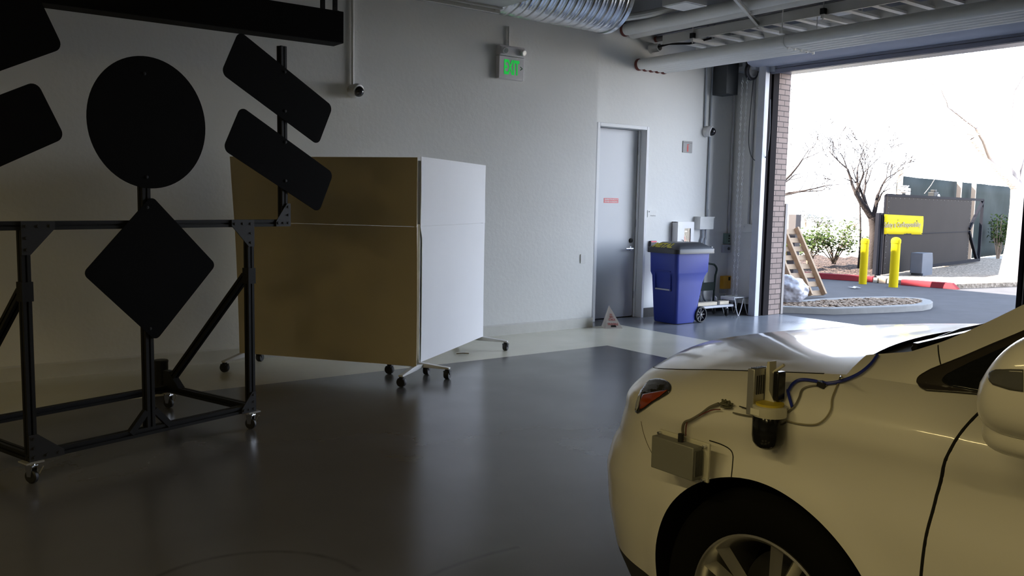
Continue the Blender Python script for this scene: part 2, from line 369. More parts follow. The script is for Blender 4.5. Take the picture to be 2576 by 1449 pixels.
for s in (SL, SR):
    rbar('diagonal_brace', (s, .03, 1.00), (s, SD-.03, .20), up=D2)
    MB().obox(rp(s, .0, 1.0), D2*.028, N2*.03, V((0, 0, .05))).build('brace_bracket', M_BLACK, rig)
    MB().prism([rp(s-.024, SD-.16, .166), rp(s-.024, SD+.02, .166), rp(s-.024, SD+.02, .27), rp(s-.024, SD-.04, .27)], D2*.048).build('brace_bracket', M_BLACK, rig)
def gusset(s, z, ds, dz, n=-.024):
    g = MB().prism([rp(s, n, z), rp(s+ds, n, z), rp(s+ds, n, z+dz*.22), rp(s+ds*.25, n, z+dz), rp(s, n, z+dz)], N2*-.006)
    for a, c in ((.15, .85), (.15, .5), (.5, .15), (.85, .15), (.15, .15)):
        g.lathe(rp(s+ds*a, n-.006, z+dz*c), -N2, [(.008, 0), (.008, .004)], n=10)
    return g.build('corner_gusset', mat('gusset_black', (.016, .016, .018), .5), rig)
gusset(SL-.022, 1.357, .17, -.17); gusset(SR+.022, 1.357, -.17, -.17)
gusset(1.70, 1.312, -.12, .15); gusset(-.34, 1.312, .12, .15)
gusset(SL-.022, .12, .18, .14); gusset(SR+.022, .12, -.11, .13)
for sg in (1, -1):
    MB().bar(rp(.668+sg*.025, -.01, .26), rp(.668+sg*.125, -.01, .15), .035, .03, up=N2).build('corner_brace', M_BLACK, rig)
def caster(parent, p, r, wd, roll, mw, swivel=None, plate=None):
    p = V(p); roll = V(roll).normalized(); sd = roll.cross(V((0, 0, 1))); wp = p+V((0, 0, r))
    c = MB()
    top = plate or 2*r+.02
    c.lathe(p+V((0, 0, top-.025))-roll*.0, (0, 0, 1), [(.014, 0), (.02, .008), (.02, .02)], n=16)
    for k in (-1, 1):
        c.prism([wp+sd*k*(wd/2+.003)+roll*.012, wp+sd*k*(wd/2+.003)-roll*.012, V((p.x, p.y, top-.02))+sd*k*(wd/2+.003)-roll*.022, V((p.x, p.y, top-.02))+sd*k*(wd/2+.003)+roll*.022], sd*k*.003)
    c.obox(V((p.x, p.y, p.z+top-.02)), roll*.024, sd*(wd/2+.006), V((0, 0, .003)))
    co = c.build('caster', mw, parent)
    MB().lathe(wp-sd*wd/2, sd, [(r*.3, 0), (r*.85, 0), (r, wd*.2), (r, wd*.8), (r*.85, wd), (r*.3, wd)], n=28).build('wheel', M_RUBBER, co)
    return co
for s, n in ((SL, 0), (SR, 0), (SL, SD), (SR, SD)):
    MB().obox(rp(s, n, .116), D2*.045, N2*.045, V((0, 0, .004))).build('caster_plate', mat('steel_plate', (.55, .55, .54), .35, .6), rig)
    co = caster(rig, rp(s, n, 0), .037, .028, (.6, -.8, 0), M_CHROME, plate=.115)
    MB().bar(rp(s+.03, n-.02, .05), rp(s+.045, n-.03, .085), .02, .006).build('brake_lever', M_CHROME, co)
def board(name, pts, label, nf=-.030, th=.004):
    o = MB().prism([rp(s, nf, z) for s, z in pts], N2*th).build(name, M_SIGNBACK, rig); o['label'] = label; return o
def bolts(par, pts):
    for s, z in pts: MB().lathe(rp(s, -.030, z), -N2, [(.009, 0), (.009, .005), (.004, .006)], n=12).build('bolt', M_BLACK, par)
cb = board('round_board', [(.694+.362*math.cos(a), 1.902+.365*math.sin(a)) for a in np.linspace(0, 2*math.pi, 72, endpoint=False)], 'round dark sign board')
bolts(cb, [(.668, 2.17), (.668, 1.60)])
def rot2(pts, a, c): return [(c[0]+x*math.cos(a)-y*math.sin(a), c[1]+x*math.sin(a)+y*math.cos(a)) for x, y in pts]
db = board('diamond_board', rot2(rrect(.588, .588, .035), math.radians(45.5), (.698, 1.081)), 'diamond dark sign board', nf=-.034)
bolts(db, [(.668, 1.43), (.668, .74)])
for c, a, nm, bl in (((1.625, 2.185), -26.3, 'upper right slanted sign board', [(1.66, 2.31), (1.66, 2.06)]), ((1.63, 1.73), -26.5, 'lower right slanted sign board', [(1.66, 1.86), (1.66, 1.61)]),
                 ((-.232, 2.185), 26.3, 'upper left slanted sign board', [(-.30, 2.31), (-.30, 2.06)]), ((-.237, 1.73), 26.5, 'lower left slanted sign board', [(-.30, 1.86), (-.30, 1.61)])):
    bb = board('slanted_board', rot2(rrect(.86, .305, .045), math.radians(a), c), nm); bolts(bb, bl)

# black waste bin standing behind the stand
pb = V(at(403, 1000, 'Z', 0)); zt = .33
pb = V(at(406, 988, 'Z', 0))
bn = MB().lathe((pb.x, pb.y, 0), (0, 0, 1), [(.050, 0), (.053, .006), (.053, .235), (.055, .24), (.055, .25), (.050, .255), (.002, .255)], n=36)
tag(bn.build('canister', mat('black_plastic', (.012, .012, .012), .45)), 'small black upright canister on the pale floor behind the sign stand', 'canister')

# ------------------------------------------------------------------ rolling partition panels
def partition(name, label, a, b, za, zb, mtop, mlow, over, front, warp):
    a, b = V((*a, 0)), V((*b, 0)); d = (b-a).normalized(); nn = V((d.y, -d.x, 0))
    if nn.dot(V((-a.x, -a.y, 0))) < 0: nn = -nn
    t = thing(name, label, 'partition', (a+b)/2, 'rolling room partitions')
    L = (b-a).length
    for s in (.0, L):
        MB().bar(a+d*s+V((0, 0, .115)), a+d*s+V((0, 0, 1.30)), .025, .022, up=d).build('frame_post', M_WHITEMET, t)
        foot = MB(); foot.prism([a+d*s+nn*k*.29+V((0, 0, z))+d*-.02 for k, z in ((-1, .085), (1, .085), (1, .100), (.1, .125), (-.1, .125), (-1, .100))], d*.04)
        foot.build('foot', M_WHITEMET, t, bevel=.003)
        for k in (-1, 1): caster(t, a+d*s+nn*k*.27, .04, .045, d if k > 0 else nn, M_RUBBER, plate=.088)
    def sheet(z0, z1, nm, m, o0, o1, wob, off):
        rows = []
        for j in range(13):
            z = z0+(z1-z0)*j/12; row = []
            for i in range(21):
                s = -o0(z)+(L+o0(z)+o1(z))*i/20
                zz = z+(za if j == 0 and z0 < .5 else 0)
                row.append(a+d*s+nn*(off+wob*math.sin(3.1*i/20+.4)*math.sin(2.2*j/12+.3))+V((0, 0, zz)))
            rows.append(row)
        return MB().grid(rows).build(nm, m, t, solid=.005, smooth=False)
    zs = 1.283
    sheet(.125, zs-.0012, 'lower_board', mlow, over[0], over[1], warp, front)
    sheet(zs+.0012, zb, 'upper_board', mtop, over[0], over[1], warp*1.3, front+.002)
    sheet(.13, zs-.01, 'rear_board', mlow, lambda z: 0, lambda z: 0, warp, -front)
    sheet(zs, zb-.03, 'rear_upper_board', mtop, lambda z: 0, lambda z: 0, -warp, -front)
    return t
M_TAN = mat('tan_foamboard', (0.68, 0.58, 0.38), 0.8, var=0.05, scale=2)
M_FOAM = mat('white_foamboard', (0.86, 0.86, 0.88), 0.7, var=0.03, scale=2)
partition('room_partition', 'tan rolling partition facing the sign stand, on white feet with black casters', (2.61, 7.48), (3.60, 6.17), 0, 1.846, M_TAN, M_TAN,
          (lambda z: .02+.035*z*z*.6, lambda z: .02+.004*math.sin(z*3)), .018, .012)
partition('room_partition', 'white rolling partition standing at right angles beside the tan one', (3.71, 6.30), (4.97, 7.19), 0, 1.86, M_FOAM, M_FOAM,
          (lambda z: -.01 if z < 1.28 else .025, lambda z: .02), .02, .012)

# ------------------------------------------------------------------ unseen strip lights, added to throw warm light on the car and left wall
def fill_strip_light(x, y, z, ang, power):
    t = thing('fill_strip_light', 'long warm white fill strip light added out of view on the near side of the room', 'lamp', (x, y, z), 'added fill strip lights')
    u = V((math.cos(ang), math.sin(ang), 0)); v_ = V((-u.y, u.x, 0)); c = V((x, y, z))
    MB().obox(c+V((0, 0, .05)), u*.62, v_*.09, V((0, 0, .04))).build('housing', M_WHITEMET, t, bevel=.004)
    MB().obox(c+V((0, 0, .004)), u*.60, v_*.07, V((0, 0, .004))).build('diffuser', mat('lit_diffuser', (.9, .85, .7), .5, emit=(1.0, .82, .42, 4.0)), t)
    for k in (-.5, .5): MB().tube([c+u*k+V((0, 0, .09)), V((x, y, ZC))+u*k], .004, 6).build('hanger_wire', M_GREYMET, t)
    ld = bpy.data.lights.new('fill_strip_lamp', 'AREA'); ld.shape = 'RECTANGLE'; ld.size = 1.2; ld.size_y = .14; ld.energy = power; ld.color = (1.0, .79, .34)
    lo = bpy.data.objects.new('fill_strip_lamp', ld); COL.objects.link(lo); lo.parent = t; lo.location = (0, 0, -.004); lo.rotation_euler = (0, 0, ang)
for _x, _y in ((-1.3, -1.6), (-1.3, .5), (-1.3, 2.4), (-3.6, -.6), (-3.6, 1.8)): fill_strip_light(_x, _y, 3.0, math.pi/2, 19)

# ------------------------------------------------------------------ hanging black case (top left)
HX, HY0, HY1, HZ0, HZ1 = 3.02, 6.30, 6.48, 2.70, 2.94
case = thing('screen_case', 'long matt black case hung high in front of the back wall', 'case', (0.6, 6.39, HZ0))
MB().box(-1.9, HY0, HZ0, HX, HY1, HZ1).build('case_body', mat('matt_black_case', (.006, .006, .007), .8, spec=.2), case, bevel=.004)
hb = MB()
for x, y in ((HX-.05, HY0+.05), (HX-.13, HY0+.10)):
    hb.box(x-.02, y-.003, HZ1, x+.02, y+.003, HZ1+.10); hb.box(x-.02, y-.03, HZ1, x+.02, y+.03, HZ1+.006)
    for z in (.04, .08): hb.lathe((x, y-.003, HZ1+z), (0, -1, 0), [(.009, 0), (.009, .006)], n=12)
hb.build('hanger_bracket', mat('gusset_black', (.016, .016, .018), .5), case)
MB().bar((HX-.09, HY0+.07, HZ1+.09), (HX-.09, HY0+.07, 3.165), .03, .03).build('hanger_post', M_BLACK, case)
MB().bar((-.6, HY0+.07, HZ1), (-.6, HY0+.07, 3.165), .03, .03).build('hanger_post', M_BLACK, case)

# ------------------------------------------------------------------ security cameras and their conduits
M_CAMW = mat('camera_white', (.70, .70, .70), .4)
M_DOME = mat('smoked_dome', (.012, .012, .016), .06, coat=.6)
def dome_cam(px, py, plane, val, r, label, aim):
    p = V(at(px, py, plane, val)); out = V((0, -1, 0)); aim = V(aim).normalized()
    t = thing('security_camera', label, 'camera', p, 'dome security cameras')
    MB().lathe(p, out, [(r*1.0, 0), (r*1.02, .02), (r*.9, .06), (r*.85, .065)], n=28).build('mount_base', M_CAMW, t)
    c = p+out*.075
    hs = MB().lathe(c-aim*.045, aim, [(r*.55, -.01), (r*.95, .02), (r*1.0, .05), (r*.97, .065), (r*.8, .07)], n=28).build('housing', M_CAMW, t)
    MB().lathe(c+aim*.02, aim, [(r*.78*math.cos(a), r*.78*math.sin(a)) for a in np.linspace(0, math.pi/2, 9)], n=28).build('lens_dome', M_DOME, t)
    return t
dome_cam(890, 230, 'Y', YA, .068, 'white dome security camera at the foot of a conduit on the back wall', (.25, -.9, -.35))
dome_cam(1776, 331, 'Y', YB, .075, 'white dome security camera above the junction box, right of the door', (.35, -.85, -.25))
def conduit(pts, r, label, m=M_PIPE, clips=True, name='conduit'):
    mb = MB().tube(smooth_path(pts, 5), r, 10)
    o = mb.build(name, m); return tag(o, label, 'conduit', 'wall conduits')
c = at(887, 215, 'Y', YA-.02)
conduit([(c[0], YA-.02, c[2]-.02), (c[0], YA-.02, ZC-.1)], .014, 'thin conduit running up the back wall from the left camera')
c = at(1279, 118, 'Y', YA-.02)
conduit([(c[0], YA-.02, c[2]), (c[0], YA-.02, 3.40)], .014, 'short conduit rising from the exit sign up to the ribbed duct')
M_COND = mat('grey_conduit', (.36, .39, .44), .4)
a, b = at(1776, 170, 'Y', YB-.02), at(1773, 318, 'Y', YB-.02)
conduit([(a[0], YB-.02, 4.2), (b[0], YB-.02, b[2])], .014, 'grey conduit coming down to the camera right of the door', M_COND)
a, b = at(1793, 170, 'Y', YB-.02), at(1779, 546, 'Y', YB-.02)
conduit([(a[0], YB-.02, 4.2), (a[0], YB-.02, b[2]+.22), (b[0], YB-.02, b[2]+.10), (b[0], YB-.02, b[2])], .014, 'grey conduit passing the camera down into the white junction box', M_COND)
# ------------------------------------------------------------------ exit sign
e0, e1 = at(1256, 118, 'Y', YA-.06), at(1318, 204, 'Y', YA-.06)
ex = thing('exit_sign', 'white exit sign with green letters and two lamp heads on the back wall', 'sign', ((e0[0]+e1[0])/2, YA, e1[2]))
x0, x1, z0, z1 = e0[0], e1[0], e1[2], e0[2]+.03
M_EXW = mat('exit_white', (.74, .72, .74), .45)
MB().box(x0, YA-.06, z0, x1, YA-.002, z0+(z1-z0)*.68).build('sign_box', M_EXW, ex, bevel=.006)
MB().prism([(x0-.0, YA-.002, z0+(z1-z0)*.69), (x0, YA-.075, z0+(z1-z0)*.69), (x0, YA-.075, z1-.02), (x0, YA-.06, z1), (x0, YA-.002, z1)], (x1-x0, 0, 0)).build('lamp_box', M_EXW, ex, bevel=.006)
for k in (.17, .86):
    c = V((x0+(x1-x0)*k, YA-.075, z0+(z1-z0)*.84)); aim = V((.25 if k > .5 else -.1, -1, -.3)).normalized()
    lh = MB().lathe(c, aim, [(.022, 0), (.036, .015), (.038, .035), (.034, .04)], n=24).build('lamp_head', M_EXW, ex)
    MB().lathe(c+aim*.037, aim, [(.029, 0), (.026, .004)], n=24).build('lens', mat('lamp_lens', (.35, .38, .38), .12, coat=.5), lh)
M_EXG = mat('exit_green', (.0, .55, .06), .5, emit=(0.0, 1.0, .10, .30))
text_mb('EXIT', (x0+(x1-x0)*.50, YA-.0605, z0+(z1-z0)*.36), (1, 0, 0), (0, 0, 1), (x1-x0)*.60, (z1-z0)*.44, .002, .03).build('letters', M_EXG, ex, smooth=False)
text_mb('>', (x0+(x1-x0)*.885, YA-.0605, z0+(z1-z0)*.36), (1, 0, 0), (0, 0, 1), (x1-x0)*.09, (z1-z0)*.13, .002, .02).build('arrow', mat('arrow_green', (.05, .16, .08), .5), ex, smooth=False)

# ------------------------------------------------------------------ ducts
DC = V((0, 6.92, 3.69)); DR = .395
dv = []
N = 560; xs0, xs1 = 2.0, 6.31
prof = []
k = 0
for i in range(N+1):
    x = xs0+(xs1-xs0)*i/N; ph = ((x-xs0)/.104) % 1.0
    r = DR-(.010 if ph < .1 else (.004*math.sin(math.pi*(ph-.1)/.9) if ph < .5 else .004*abs(math.sin(math.pi*(ph-.5)/.5))) if ph >= .1 else 0)
    prof.append((r, x))
prof += [(DR+.006, xs1), (DR+.006, xs1+.05), (DR-.02, xs1+.05)]
sd = MB().lathe(DC, (1, 0, 0), prof, n=64, cap=False)
tag(sd.build('spiral_duct', M_GALV, angle=50), 'shiny ribbed round metal duct near the ceiling above the exit sign', 'duct')
rdt = thing('rectangular_duct', 'dull flat-sided metal duct feeding into the ribbed round duct', 'duct', (2.0, 6.1, 3.4))
dq = at(1253, 35, 'Y', 6.45)
MB().box(-1.0, 5.75, dq[2]+.045, dq[0], 6.42, dq[2]+.60).build('duct_body', M_GALVD, rdt, smooth=False)
fl = MB().box(-1.0, 6.42, dq[2], dq[0], 6.45, dq[2]+.08).box(-1.0, 6.38, dq[2]+.03, dq[0], 6.42, dq[2]+.045)
for k in range(24): fl.lathe((dq[0]-.05-k*.27, 6.42, dq[2]+.025), (0, -1, 0), [(.008, 0), (.008, .006)], n=10)
fl.build('duct_flange', mat('flange_pale', (.60, .60, .57), .5), rdt, smooth=False)

# ------------------------------------------------------------------ pipes overhead
def pipe_along(px, py, r, y_end, label, group, m=M_PIPE, ring=True, z=None):
    p = at(px, py, 'Y', YB)
    x, zz = p[0], p[2] if z is None else z
    t = thing('ceiling_pipe', label, 'pipe', (x, YB, zz), group)
    MB().tube([(x, YB, zz), (x, y_end, zz)], r, 24).build('pipe_run', m, t)
    if ring: MB().lathe((x, YB-.001, zz), (0, -1, 0), [(r, 0), (r*1.12, 0), (r*1.12, .02), (r*1.02, .035), (r, .035)], n=24, cap=False).build('firestop_ring', M_FIRESTOP, t)
    return t, x, zz
words = ['first', 'second', 'third', 'fourth', 'fifth']
bx = []
p = at(1606, 163, 'Y', YB)
for k in range(5):
    t = thing('ceiling_pipe', '%s pipe from the left in the lower bundle of five white pipes' % words[k], 'pipe', (p[0]+k*.114, YB, p[2]), 'lower bundle of white pipes')
    x = p[0]+k*.114; bx.append(x); r = .066
    if k: r = .058
    zz = p[2]-(.066-r)
    MB().tube([(x, YB, zz), (x, 1.2, zz)], r, 24).build('pipe_run', M_PIPE, t)
    MB().lathe((x, YB-.001, zz), (0, -1, 0), [(r, 0), (r*1.14, 0), (r*1.14, .02), (r*1.03, .04), (r, .04)], n=24, cap=False).build('firestop_ring', M_FIRESTOP, t)
PBZ = p[2]
# hanger with clamps under the bundle
yh = at(2010, 110, 'X', bx[2])[1]
tg = thing('pipe_hanger', 'white pipe hanger with small clamps across the bundle of five pipes', 'hanger', (bx[2], yh, PBZ))
MB().box(bx[0]-.10, yh-.02, PBZ+.067, bx[4]+.10, yh+.02, PBZ+.10).build('channel', M_PIPE, tg)
for x in bx:
    cl = MB(); cl.lathe((x, yh-.012, PBZ-.004), (0, 1, 0), [(.0665, 0), (.071, 0), (.071, .024), (.0665, .024)], n=24, cap=False); cl.box(x+.03, yh-.012, PBZ-.085, x+.05, yh+.012, PBZ-.06)
    cl.build('pipe_clamp', M_PIPE, tg)
MB().tube([(bx[0]-.08, yh, PBZ+.1), (bx[0]-.08, yh, ZC)], .006, 8).tube([(bx[4]+.08, yh, PBZ+.1), (bx[4]+.08, yh, ZC)], .006, 8).build('hanger_rod', M_PIPE, tg)
# upper pair
pipe_along(1571, 75, .075, 1.0, 'upper white pipe starting at the wall beside the ribbed duct', 'upper white pipes')
pipe_along(1590, 86, .060, 1.0, 'white pipe tucked just behind and below the upper pipe', 'upper white pipes', ring=False)
pipe_along(1630, 78, .032, 1.0, 'slim grey pipe between the upper pipes and the cable tray', 'slim grey pipes', m=M_COND, ring=False)
pipe_along(1648, 84, .032, 1.0, 'slim grey pipe nearer the cable tray', 'slim grey pipes', m=M_COND, ring=False)
t, x, z = pipe_along(1650, 99, .035, 1.0, 'brown iron pipe running just above the cable tray', 'slim grey pipes', m=mat('brown_iron', (.25, .23, .23), .6), ring=True)
# pipe along the wall coming out behind the duct, with an elbow
a = V(at(1566, 44, 'Y', 7.9)); 
conduit([a+V((-.4, 0, .0)), a+V((.0, -.0, .0)), a+V((.25, -.5, .05)), a+V((.42, -1.0, .16)), a+V((.6, -1.6, .30))], .045, 'bent white pipe coming from behind the ribbed duct', M_PIPE, name='bent_pipe')
# short stub pipe by the wall
p = at(1640, 122, 'Y', YB)
st = thing('pipe_sleeve', 'short open white sleeve with a cable stub on the wall above the pipe bundle', 'sleeve', p)
MB().lathe((p[0], YB, p[2]), (0, -1, 0), [(.075, 0), (.055, .03), (.052, .14), (.042, .14), (.042, .05)], n=24, cap=False).build('sleeve', M_PIPE, st)
MB().tube([(p[0], YB-.02, p[2]), (p[0], YB-.3, p[2]+.02), (p[0]+.05, YB-.6, p[2]-.01), (p[0]+.1, YB-.9, p[2]+.02)], .014, 8).build('cable_stub', M_RUBBER, st)
# cable tray: side rails and rungs
q = at(1668, 112, 'Y', YB-.25); TZ = q[2]; tx0 = q[0]; tx1 = tx0+.62
ty = thing('cable_tray', 'long white ladder cable tray hung above the pipe bundle', 'tray', (tx0, 5.2, TZ))
sr = MB()
for xx in (tx0, tx1): sr.box(xx-.012, 1.2, TZ-.0, xx+.012, YB-.25, TZ+.11)
sr.build('side_rail', M_PIPE, ty)
rg = MB()
for k in range(22):
    y = YB-.4-k*.30; rg.box(tx0+.012, y-.035, TZ+.01, tx1-.012, y+.035, TZ+.035)
rg.build('rungs', M_PIPE, ty)
# the strut and rods that carry the tray
for k, (yy) in enumerate((7.35, 5.55)):
    hg = thing('tray_hanger', ('hanger rod and channel under the far end of the cable tray', 'rod and channel under the cable tray beside the slotted strut')[k], 'hanger', (tx0, yy, TZ))
    MB().box(tx0-.06, yy-.02, TZ-.042, tx1+.06, yy+.02, TZ-.001).build('channel', M_PIPE, hg)
    MB().tube([(tx0-.045, yy, TZ-.06), (tx0-.045, yy, ZC)], .007, 8).tube([(tx1+.045, yy, TZ-.06), (tx1+.045, yy, ZC)], .007, 8).build('rod', M_PIPE, hg)
    MB().box(tx0-.07, yy-.025, TZ-.0, tx0-.02, yy+.025, TZ+.06).build('clip', M_RUBBER, hg)
s1 = V(at(1915, 74, 'Z', TZ+.02)); s0 = V(at(1850, 0, 'X', 7.3)); sdir = (s0-s1).normalized()
s0 = s1+sdir*1.45; stt = thing('slotted_strut', 'white slotted strut slanting from the ceiling down to the cable tray', 'strut', s1)
wv = sdir.cross(V((0, 1, 0))).normalized(); fv = wv.cross(sdir)
MB().obox((s0+s1)/2, (s0-s1)/2, wv*.021, fv*.002).obox((s0+s1)/2+wv*.02-fv*.015, (s0-s1)/2, wv*.0015, fv*.015).obox((s0+s1)/2-wv*.02-fv*.015, (s0-s1)/2, wv*.0015, fv*.015).build('channel', M_PIPE, stt)
sl = MB(); n = int((s0-s1).length/.05); fsg = 1 if fv.dot(V(CAM)-s1) > 0 else -1
for k in range(n): sl.obox(s1+sdir*(.03+.05*k)+fv*fsg*.0025, sdir*.014, wv*.0065, fv*.0008)
sl.build('slots', M_RUBBER, stt)
# ceiling box light
lb = at(1722, 16, 'Y', 6.6); fx = thing('box_light', 'white box light fitting hung near the ceiling, switched off', 'lamp', lb)
MB().box(lb[0]-.17, 6.43, lb[2], lb[0]+.17, 6.77, lb[2]+.32).build('housing', M_PIPE, fx, bevel=.004)
MB().box(lb[0]-.15, 6.45, lb[2]-.006, lb[0]+.15, 6.75, lb[2]-.0005).build('diffuser', mat('diffuser', (.85, .85, .85), .4), fx)
MB().tube([(lb[0], 6.6, lb[2]+.32), (lb[0], 6.6, ZC)], .012, 8).build('stem', M_PIPE, fx)
# rounded flat duct high over the door
r0 = V(at(2140, 35, 'Z', TZ+.16))
rows = []
od = MB().prism([(r0.x-.34+.36*math.cos(a)*(1 if True else 0), r0.y+.12+.36*math.sin(a), TZ+.14) for a in np.linspace(-math.pi/2, math.pi/2, 15)]+[(r0.x-.34, 8.0, TZ+.14), (r0.x-.40, 8.0, TZ+.14), (r0.x-.40, r0.y-.2, TZ+.14)], (0, 0, .05))
tag(od.build('drip_pan', M_PIPE), 'round-ended white metal pan lying on the cable tray', 'pan')
r1 = V(at(2330, -22, 'Z', 4.25))
tag(MB().lathe(r1, (0, 0, 1), [(.02, 0), (.45, .02), (.62, .07), (.66, .13), (.66, .15), (.02, .16)], n=48).build('ceiling_disc', mat('disc_grey', (.42, .42, .45), .6)), 'shallow round grey ceiling fitting at the top edge over the roll-up door', 'fitting')
# ceiling joists and bracing over the door
for k in range(5):
    x = 8.3+.42*k
    tag(MB().box(x-.02, YF, 4.42, x+.02, YB, 4.48).box(x-.02, YF, 4.90, x+.02, YB, 4.95).build('roof_joist', mat('joist_grey', (.30, .30, .31), .6)), '%s grey roof joist counted from the duct side, above the pipes' % words[k], 'joist', 'roof joists')
for k in range(6):
    y = 7.6-.75*k
    tag(MB().bar((7.9, y, 4.40), (9.9, y-.25, 4.40), .035, .035).build('roof_brace', mat('joist_grey', (.30, .30, .31), .6)), 'thin cross brace under the roof joists by the door', 'brace', 'roof braces')

# ------------------------------------------------------------------ door wall fittings
def plate(name, label, cat, px0, py0, px1, py1, d, m, plane='Y', val=None, bev=.003, group=None):
    val = YB if val is None else val
    a, b = at(px0, py0, plane, val-d), at(px1, py1, plane, val-d)
    if plane == 'Y': mb = MB().box(min(a[0], b[0]), val-d, min(a[2], b[2]), max(a[0], b[0]), val-.0005, max(a[2], b[2]))
    else: mb = MB().box(val-d, min(a[1], b[1]), min(a[2], b[2]), val-.0005, max(a[1], b[1]), max(a[2], b[2]))
    return mb, a, b
# extinguisher sign
mb, a, b = plate('', '', '', 1719, 354, 1741, 385, .012, None)
es = thing('extinguisher_sign', 'small grey wall sign with a red fire extinguisher symbol', 'sign', (a[0], YB, b[2]))
mb.build('sign_plate', mat('sign_taupe', (.33, .32, .31), .5), es, bevel=.002)
xc, zc, hh = (a[0]+b[0])/2, (a[2]+b[2])/2, (a[2]-b[2])
y0 = YB-.0125
MB().box(a[0]+.006, y0, zc+hh*.33, b[0]-.006, y0+.001, zc+hh*.36).build('rule', mat('ink', (.08, .08, .09), .5), es)
s = hh*.33
MB().prism([(xc+s*u, y0-.001, zc-hh*.08+s*v) for u, v in ((-.28, -1), (.28, -1), (.28, .35), (.15, .6), (-.15, .6), (-.28, .35))], (0, .0012, 0)).box(xc-s*.1, y0-.001, zc-hh*.08+s*.6, xc+s*.1, y0, zc-hh*.08+s*.9).prism([(xc+s*u, y0-.001, zc-hh*.08+s*v) for u, v in ((-.5, .85), (.55, 1.0), (.55, .82), (-.2, .72))], (0, .0012, 0)).build('symbol', M_RED, es, smooth=False)
# room name plate
mb, a, b = plate('', '', '', 1630, 529, 1650, 546, .008, None)
np_ = thing('room_plate', 'small white room name plate beside the door', 'sign', (a[0], YB, b[2])); mb.build('sign_plate', mat('plate_white', (.74, .74, .72), .45), np_)
zc = (a[2]+b[2])/2; hh = a[2]-b[2]
text_mb('Electrical Room', ((a[0]+b[0])/2+.02, YB-.0085, zc-hh*.28), (1, 0, 0), (0, 0, 1), (b[0]-a[0])*.62, hh*.13, .0008).build('lettering', mat('ink', (.08, .08, .09), .5), np_, smooth=False)
MB().box(a[0]+.012, YB-.0088, zc+hh*.22, a[0]+.035, YB-.008, zc+hh*.36).build('mark', mat('ink', (.08, .08, .09), .5), np_)
# card reader
mb, a, b = plate('', '', '', 1637, 606, 1652, 631, .035, None)
cr = thing('card_reader', 'black card reader with a red light, right of the door above the blue bin', 'reader', (a[0], YB, b[2])); mb.build('reader_body', mat('reader_black', (.03, .03, .04), .4), cr, bevel=.008)
MB().box(a[0]+.012, YB-.0365, a[2]-.016, b[0]-.012, YB-.0352, a[2]-.006).build('status_light', mat('led_red', (.8, .05, .08), .4, emit=(1, .1, .15, 1.2)), cr)
# extinguisher cabinet with the extinguisher in it
a, b = at(1706, 558, 'Y', YB-.11), at(1743, 652, 'Y', YB-.11)
X0, X1, Z0, Z1 = a[0], b[0], b[2], a[2]; CYF = YB-.11
cb = thing('extinguisher_cabinet', 'white wall cabinet with a narrow glass door holding a fire extinguisher', 'cabinet', ((X0+X1)/2, YB, Z0))
M_CAB = mat('cabinet_white', (.80, .80, .80), .35, var=.03)
bx_ = MB(); tk = .012
bx_.box(X0, CYF+.02, Z0, X0+tk, YB, Z1); bx_.box(X1-tk, CYF+.02, Z0, X1, YB, Z1); bx_.box(X0, CYF+.02, Z1-tk, X1, YB, Z1); bx_.box(X0, CYF+.02, Z0, X1, YB, Z0+tk); bx_.box(X0, YB-.006, Z0, X1, YB, Z1)
bx_.build('cabinet_box', M_CAB, cb)
wx0, wx1 = X0+(X1-X0)*.40, X0+(X1-X0)*.80; wz0, wz1 = Z0+(Z1-Z0)*.06, Z0+(Z1-Z0)*.83
dr = MB(); dr.box(X0, CYF, Z0, wx0, CYF+.019, Z1); dr.box(wx1, CYF, Z0, X1, CYF+.019, Z1); dr.box(wx0, CYF, wz1, wx1, CYF+.019, Z1); dr.box(wx0, CYF, Z0, wx1, CYF+.019, wz0)
dr = dr.build('cabinet_door', M_CAB, cb)
MB().box(wx0, CYF+.008, wz0, wx1, CYF+.012, wz1).build('glass_pane', M_GLASS, dr)
hx = X0+(X1-X0)*.27; hz = Z0+(Z1-Z0)*.42
MB().tube([(hx, CYF, hz-.05), (hx, CYF-.025, hz-.05), (hx, CYF-.025, hz+.05), (hx, CYF, hz+.05)], .005, 8).build('door_handle', mat('dark_track', (0.018, 0.015, 0.016), 0.85, spec=.08), dr)
ext = thing('fire_extinguisher', 'red fire extinguisher behind the glass of the wall cabinet', 'extinguisher', ((wx0+wx1)/2-.02, YB-.055, Z0+tk))
ec = V(((wx0+wx1)/2-.02, YB-.052, Z0+tk))
MB().lathe(ec, (0, 0, 1), [(.036, 0), (.040, .01), (.040, .26), (.03, .295), (.014, .31), (.014, .33)], n=24).build('bottle', M_RED, ext)
MB().lathe(ec+V((0, 0, .33)), (0, 0, 1), [(.016, 0), (.016, .04)], n=16).box(ec.x-.02, ec.y-.045, ec.z+.365, ec.x+.02, ec.y+.03, ec.z+.375).build('valve_head', M_CHROME, ext)
MB().tube(smooth_path([ec+V((.016, 0, .345)), ec+V((.05, -.01, .30)), ec+V((.052, -.01, .12))], 6), .007, 8).build('hose', M_RUBBER, ext)
